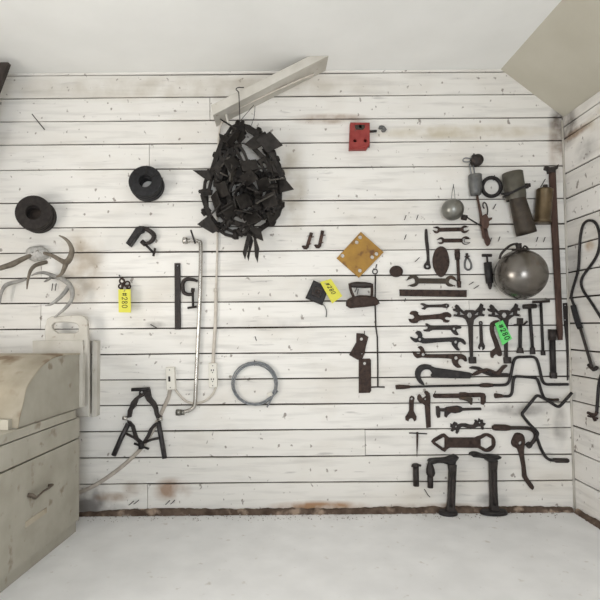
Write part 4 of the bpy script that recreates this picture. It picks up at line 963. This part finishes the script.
mb = MB(); mb.tube([ct + V((-.005, 0, Rb + .0)), ct + V((-.008, 0, Rb + .032))], [.014, .016], 10); mb.tube(catmull([ct + V((.01, 0, Rb - .002)), ct + V((.025, 0, Rb + .018)), ct + V((.042, 0, Rb + .004)), ct + V((.046, 0, Rb - .018))], 4), .005, 8); mb.build('stem', IRON, t)
mb = MB(); rope(mb, H('196,165 165,172 135,195 115,218 108,240'), [.15, .17, .18, .185, .19], .0065, 4, 8); mb.build('handle', IRON, t)

# ------------------------------------------------------------------ right wall: hose and air gun
rw = crop(560, 200, 2.5)
def ropeR(mb, pts, off, r, n=4, seg=8): 
    q_ = [PX(x, y, RX - off) for x, y in pts]
    return mb.tube(catmull(q_, n) if n > 1 and len(q_) > 2 else q_, r, seg)
t = thing('air_hose', 'black air hose looped up the right wall with a nozzle on its end', 'hose', PX(575, 260, RX - .02))
mb = MB(); ropeR(mb, H('472,482 457,440 462,400 490,300 497,200 502,130 514,78 530,58 550,52 572,60 588,85 598,130 597,180 585,225 560,268 530,308 510,340 506,372 520,410 548,450 580,500 606,540'), .0078, .0068, 4, 10); mb.build('hose', BLACK, t)
mb = MB(); ropeR(mb, rw('33,264 38,285 44,305 50,320'), .018, [.014] * 13, 4, 12); mb.build('grip', RUBBER, t)
mb = MB(); ropeR(mb, rw('50,318 62,358 74,398 80,418'), .018, .0075, 2, 8); ropeR(mb, rw('72,412 84,424 92,418'), .018, .010, 2, 8); mb.build('nozzle', IRON, t)
t = thing('hose_end', 'short black hose with a rusty coupling at the right edge', 'hose', PX(596, 390, RX - .02))
mb = MB(); ropeR(mb, rw('112,420 104,435 98,455 95,480 93,510 91,534'), .0085, .0075, 3, 10); mb.build('hose', BLACK, t)
mb = MB(); ropeR(mb, rw('92,530 86,538 70,532'), .012, .008, 2, 8); ropeR(mb, rw('80,534 88,552'), .012, .008, 1, 8); ropeR(mb, rw('70,540 94,546'), .016, .005, 1, 6); mb.build('coupling', RUST, t)

# ------------------------------------------------------------------ left: white box on the wall
t = thing('slotted_box', 'worn white wooden box with a handle slot hung behind the cabinet', 'box', P(65, 365))
sl_ = [(x, y) for x, y in Q('54,331 51.5,328 51.8,325 54,322.8 62,322.2 72,322.6 76.5,323.8 78.3,327 77.8,331 75.5,333.2 64,333.4 57,333.2')]
mb = MB(); poly(mb, Q('44.5,342 44.4,327 46.5,319 51,316.4 65,315.6 80,315.2 84.5,317 87,321 88,345 88.6,417 32,417.5 32,341'), .085, .022, [sl_], 0, .004); mb.build('end_panel', PAINTW, t)
mb = MB(); poly(mb, Q('32,340.8 82.5,340 83,354.5 32,356'), .107, .014, [], 0, .003); mb.build('rail', PAINTW, t)
mb = MB(); poly(mb, Q('92,340.5 97,341 96.4,416.5 91,417.5'), .003, .05, [], 0, .003); mb.build('side_strip', PAINTW, t)
mb = MB(); poly(mb, Q('34,341 86,341 86,416 34,416'), .003, .08, [], 0, .003); mb.build('body', PAINTW, t)

# ------------------------------------------------------------------ left: drawer cabinet and bin
TH = math.radians(6.3)
ar = V((math.sin(TH), math.cos(TH), 0)); nn = V((math.cos(TH), -math.sin(TH), 0)); ZU = V((0, 0, 1))
p0 = P(79, 416.5, .22)
W_ = lambda x, y, off=0: PP(x, y, p0 + nn * off, nn)
ztop = p0.z
t = thing('drawer_cabinet', 'beige drawer cabinet at the left edge carrying the roll-top bin', 'cabinet', V((p0.x, p0.y, 0)))
LC, WC = 1.0, .55
def cbox(s0, s1, o0_, o1_, z0, z1):
    """s along the face (away from camera, 0 = far corner), o outward from the face"""
    c_ = V((p0.x, p0.y, 0)) + ar * ((s0 + s1) / 2) + nn * ((o0_ + o1_) / 2) + ZU * ((z0 + z1) / 2)
    return c_, (ar, nn, ZU), (abs(s1 - s0) / 2, abs(o1_ - o0_) / 2, abs(z1 - z0) / 2)
MB().box(*cbox(-LC, 0, -WC, -.012, 0, ztop)).build('body', DARKGAP if False else BEIGE, t)
zg = W_(79, 437.5).z
zlv = [ztop - .004, zg + .004, zg - .004, .06]
sA = -LC
for k in range(2):
    dz = MB().box(*cbox(-LC + .006, -.001, -.012, .004, zlv[2 * k + 1], zlv[2 * k])).build('drawer', BEIGE, t)
    if k == 1:
        a_, b_ = W_(28, 495.5, .004), W_(48, 485.5, .004); m_ = W_(36, 498, .03); m2 = W_(42, 492.5, .03)
        mb = MB(); mb.tube(catmull([a_, a_ + nn * .02, m_, m2, b_ + nn * .02, b_], 3), .0062, 8, flat=(1.5, .7)); mb.build('handle', HANDLEM, dz)
        qd = [W_(26, 522, .008), W_(47, 507.5, .008), W_(47, 513, .008), W_(26, 528, .008)]
        mb = MB(); mb.prism(qd, [], nn, .004, .001); mb.build('label_holder', TAN, dz)
zw0, zw1 = ztop + .002, W_(73.5, 410.5).z
MB().box(*cbox(-LC, -.045, -WC, .006, zw0, zw1)).build('top_board', BEIGE, t)
# bin with curved roll top
t = thing('rolltop_bin', 'dusty beige bin with a curved roll top standing on the drawer cabinet', 'bin', V((p0.x, p0.y, zw1)))
off = -.004
prof_px = Q('79.5,354 70,354.2 55.5,356 48,360 42,364.7 37,370 33,375.5 28,383 24.7,390 22.5,401 19,415 16.5,428')
prof = [W_(x, y, off) for x, y in prof_px]
bot0 = prof[-1].copy(); zb_ = zw1 + .001; bot0.z = zb_
far = W_(80.5, 402, off); far.z = zb_
prof[-1] = bot0
side = prof + [far]
MB().prism(side, [], nn, .02, .003).build('side_panel', BEIGE, t)
WB = .62
mb = MB(); vs = []; fs = []
cv = catmull(prof, 4)
for p in cv:
    for o_ in (-.0, -WB):
        vs += [p + nn * (o_ - .001 if o_ == 0 else o_) + (V((0, 0, .004)))]
nC = len(cv)
top = [p + V((0, 0, .004)) for p in cv]
vs = [p + nn * .004 for p in top] + [p - nn * WB for p in top] + [p + nn * .004 - V((0, 0, .008)) - ar * -.004 for p in top] + [p - nn * WB - V((0, 0, .008)) + ar * .004 for p in top]
for i in range(nC - 1):
    fs += [(i, i + 1, nC + i + 1, nC + i), (2 * nC + i, 3 * nC + i, 3 * nC + i + 1, 2 * nC + i + 1), (i, 2 * nC + i, 2 * nC + i + 1, i + 1), (nC + i, nC + i + 1, 3 * nC + i + 1, 3 * nC + i)]
mb.add(vs, fs, True); mb.build('roll_top', TAN, t)
MB().prism([p - nn * (WB - .02) for p in side], [], nn, .02, .003).build('side_panel', BEIGE, t)
bk = prof[0]; hb = bk.z - zb_
MB().box(bk + ar * .012 - nn * (WB / 2 - .012) - ZU * (hb / 2 - .004), (ar, nn, ZU), (.012, WB / 2 + .006, hb / 2)).build('back_board', PAINTW, t)
fr = bot0 + ZU * .02
MB().box(fr - ar * .012 - nn * (WB / 2 + .01), (ar, nn, ZU), (.012, WB / 2 - .01, .02)).build('front_rail', BEIGE, t)

# ------------------------------------------------------------------ light
def area(name, loc, target, sx, sy, e, col):
    l = bpy.data.lights.new(name, 'AREA'); l.shape = 'RECTANGLE'; l.size = sx; l.size_y = sy; l.energy = e; l.color = col
    o_ = bpy.data.objects.new(name, l); COL.objects.link(o_); o_.location = loc
    o_.rotation_euler = (V(target) - V(loc)).to_track_quat('-Z', 'Y').to_euler(); return o_
area('doorway_daylight', (.2, YF - .02, ZD / 2), (.2, 0, ZD / 2), 1.45, ZD - .25, 68, (.89, .945, 1))
area('window_daylight', (XW - .03, -1.75, .825), (3, -1.75, .825), 1.05, 1.0, 34, (1, .955, .89))
w = bpy.data.worlds.new('world'); scene.world = w; w.use_nodes = True
bg = w.node_tree.nodes['Background']; bg.inputs['Color'].default_value = (1, .955, .88, 1); bg.inputs['Strength'].default_value = .30
vs_ = scene.view_settings
vs_.view_transform = 'Standard'; vs_.look = 'None'; vs_.exposure = -.06; vs_.gamma = 1; vs_.use_curve_mapping = False

# ------------------------------------------------------------------ seat hung things on the boards
bpy.context.view_layer.update()
for o_ in [x for x in COL.objects if x.parent is None and 'label' in x]:
    tree_ = [o_] + [c for c in o_.children_recursive]
    my = max((x.matrix_world @ v.co).y for x in tree_ if x.type == 'MESH' for v in x.data.vertices)
    if -.03 < my < 0 and o_['category'] != 'tag': o_.location.y += -my + .0004
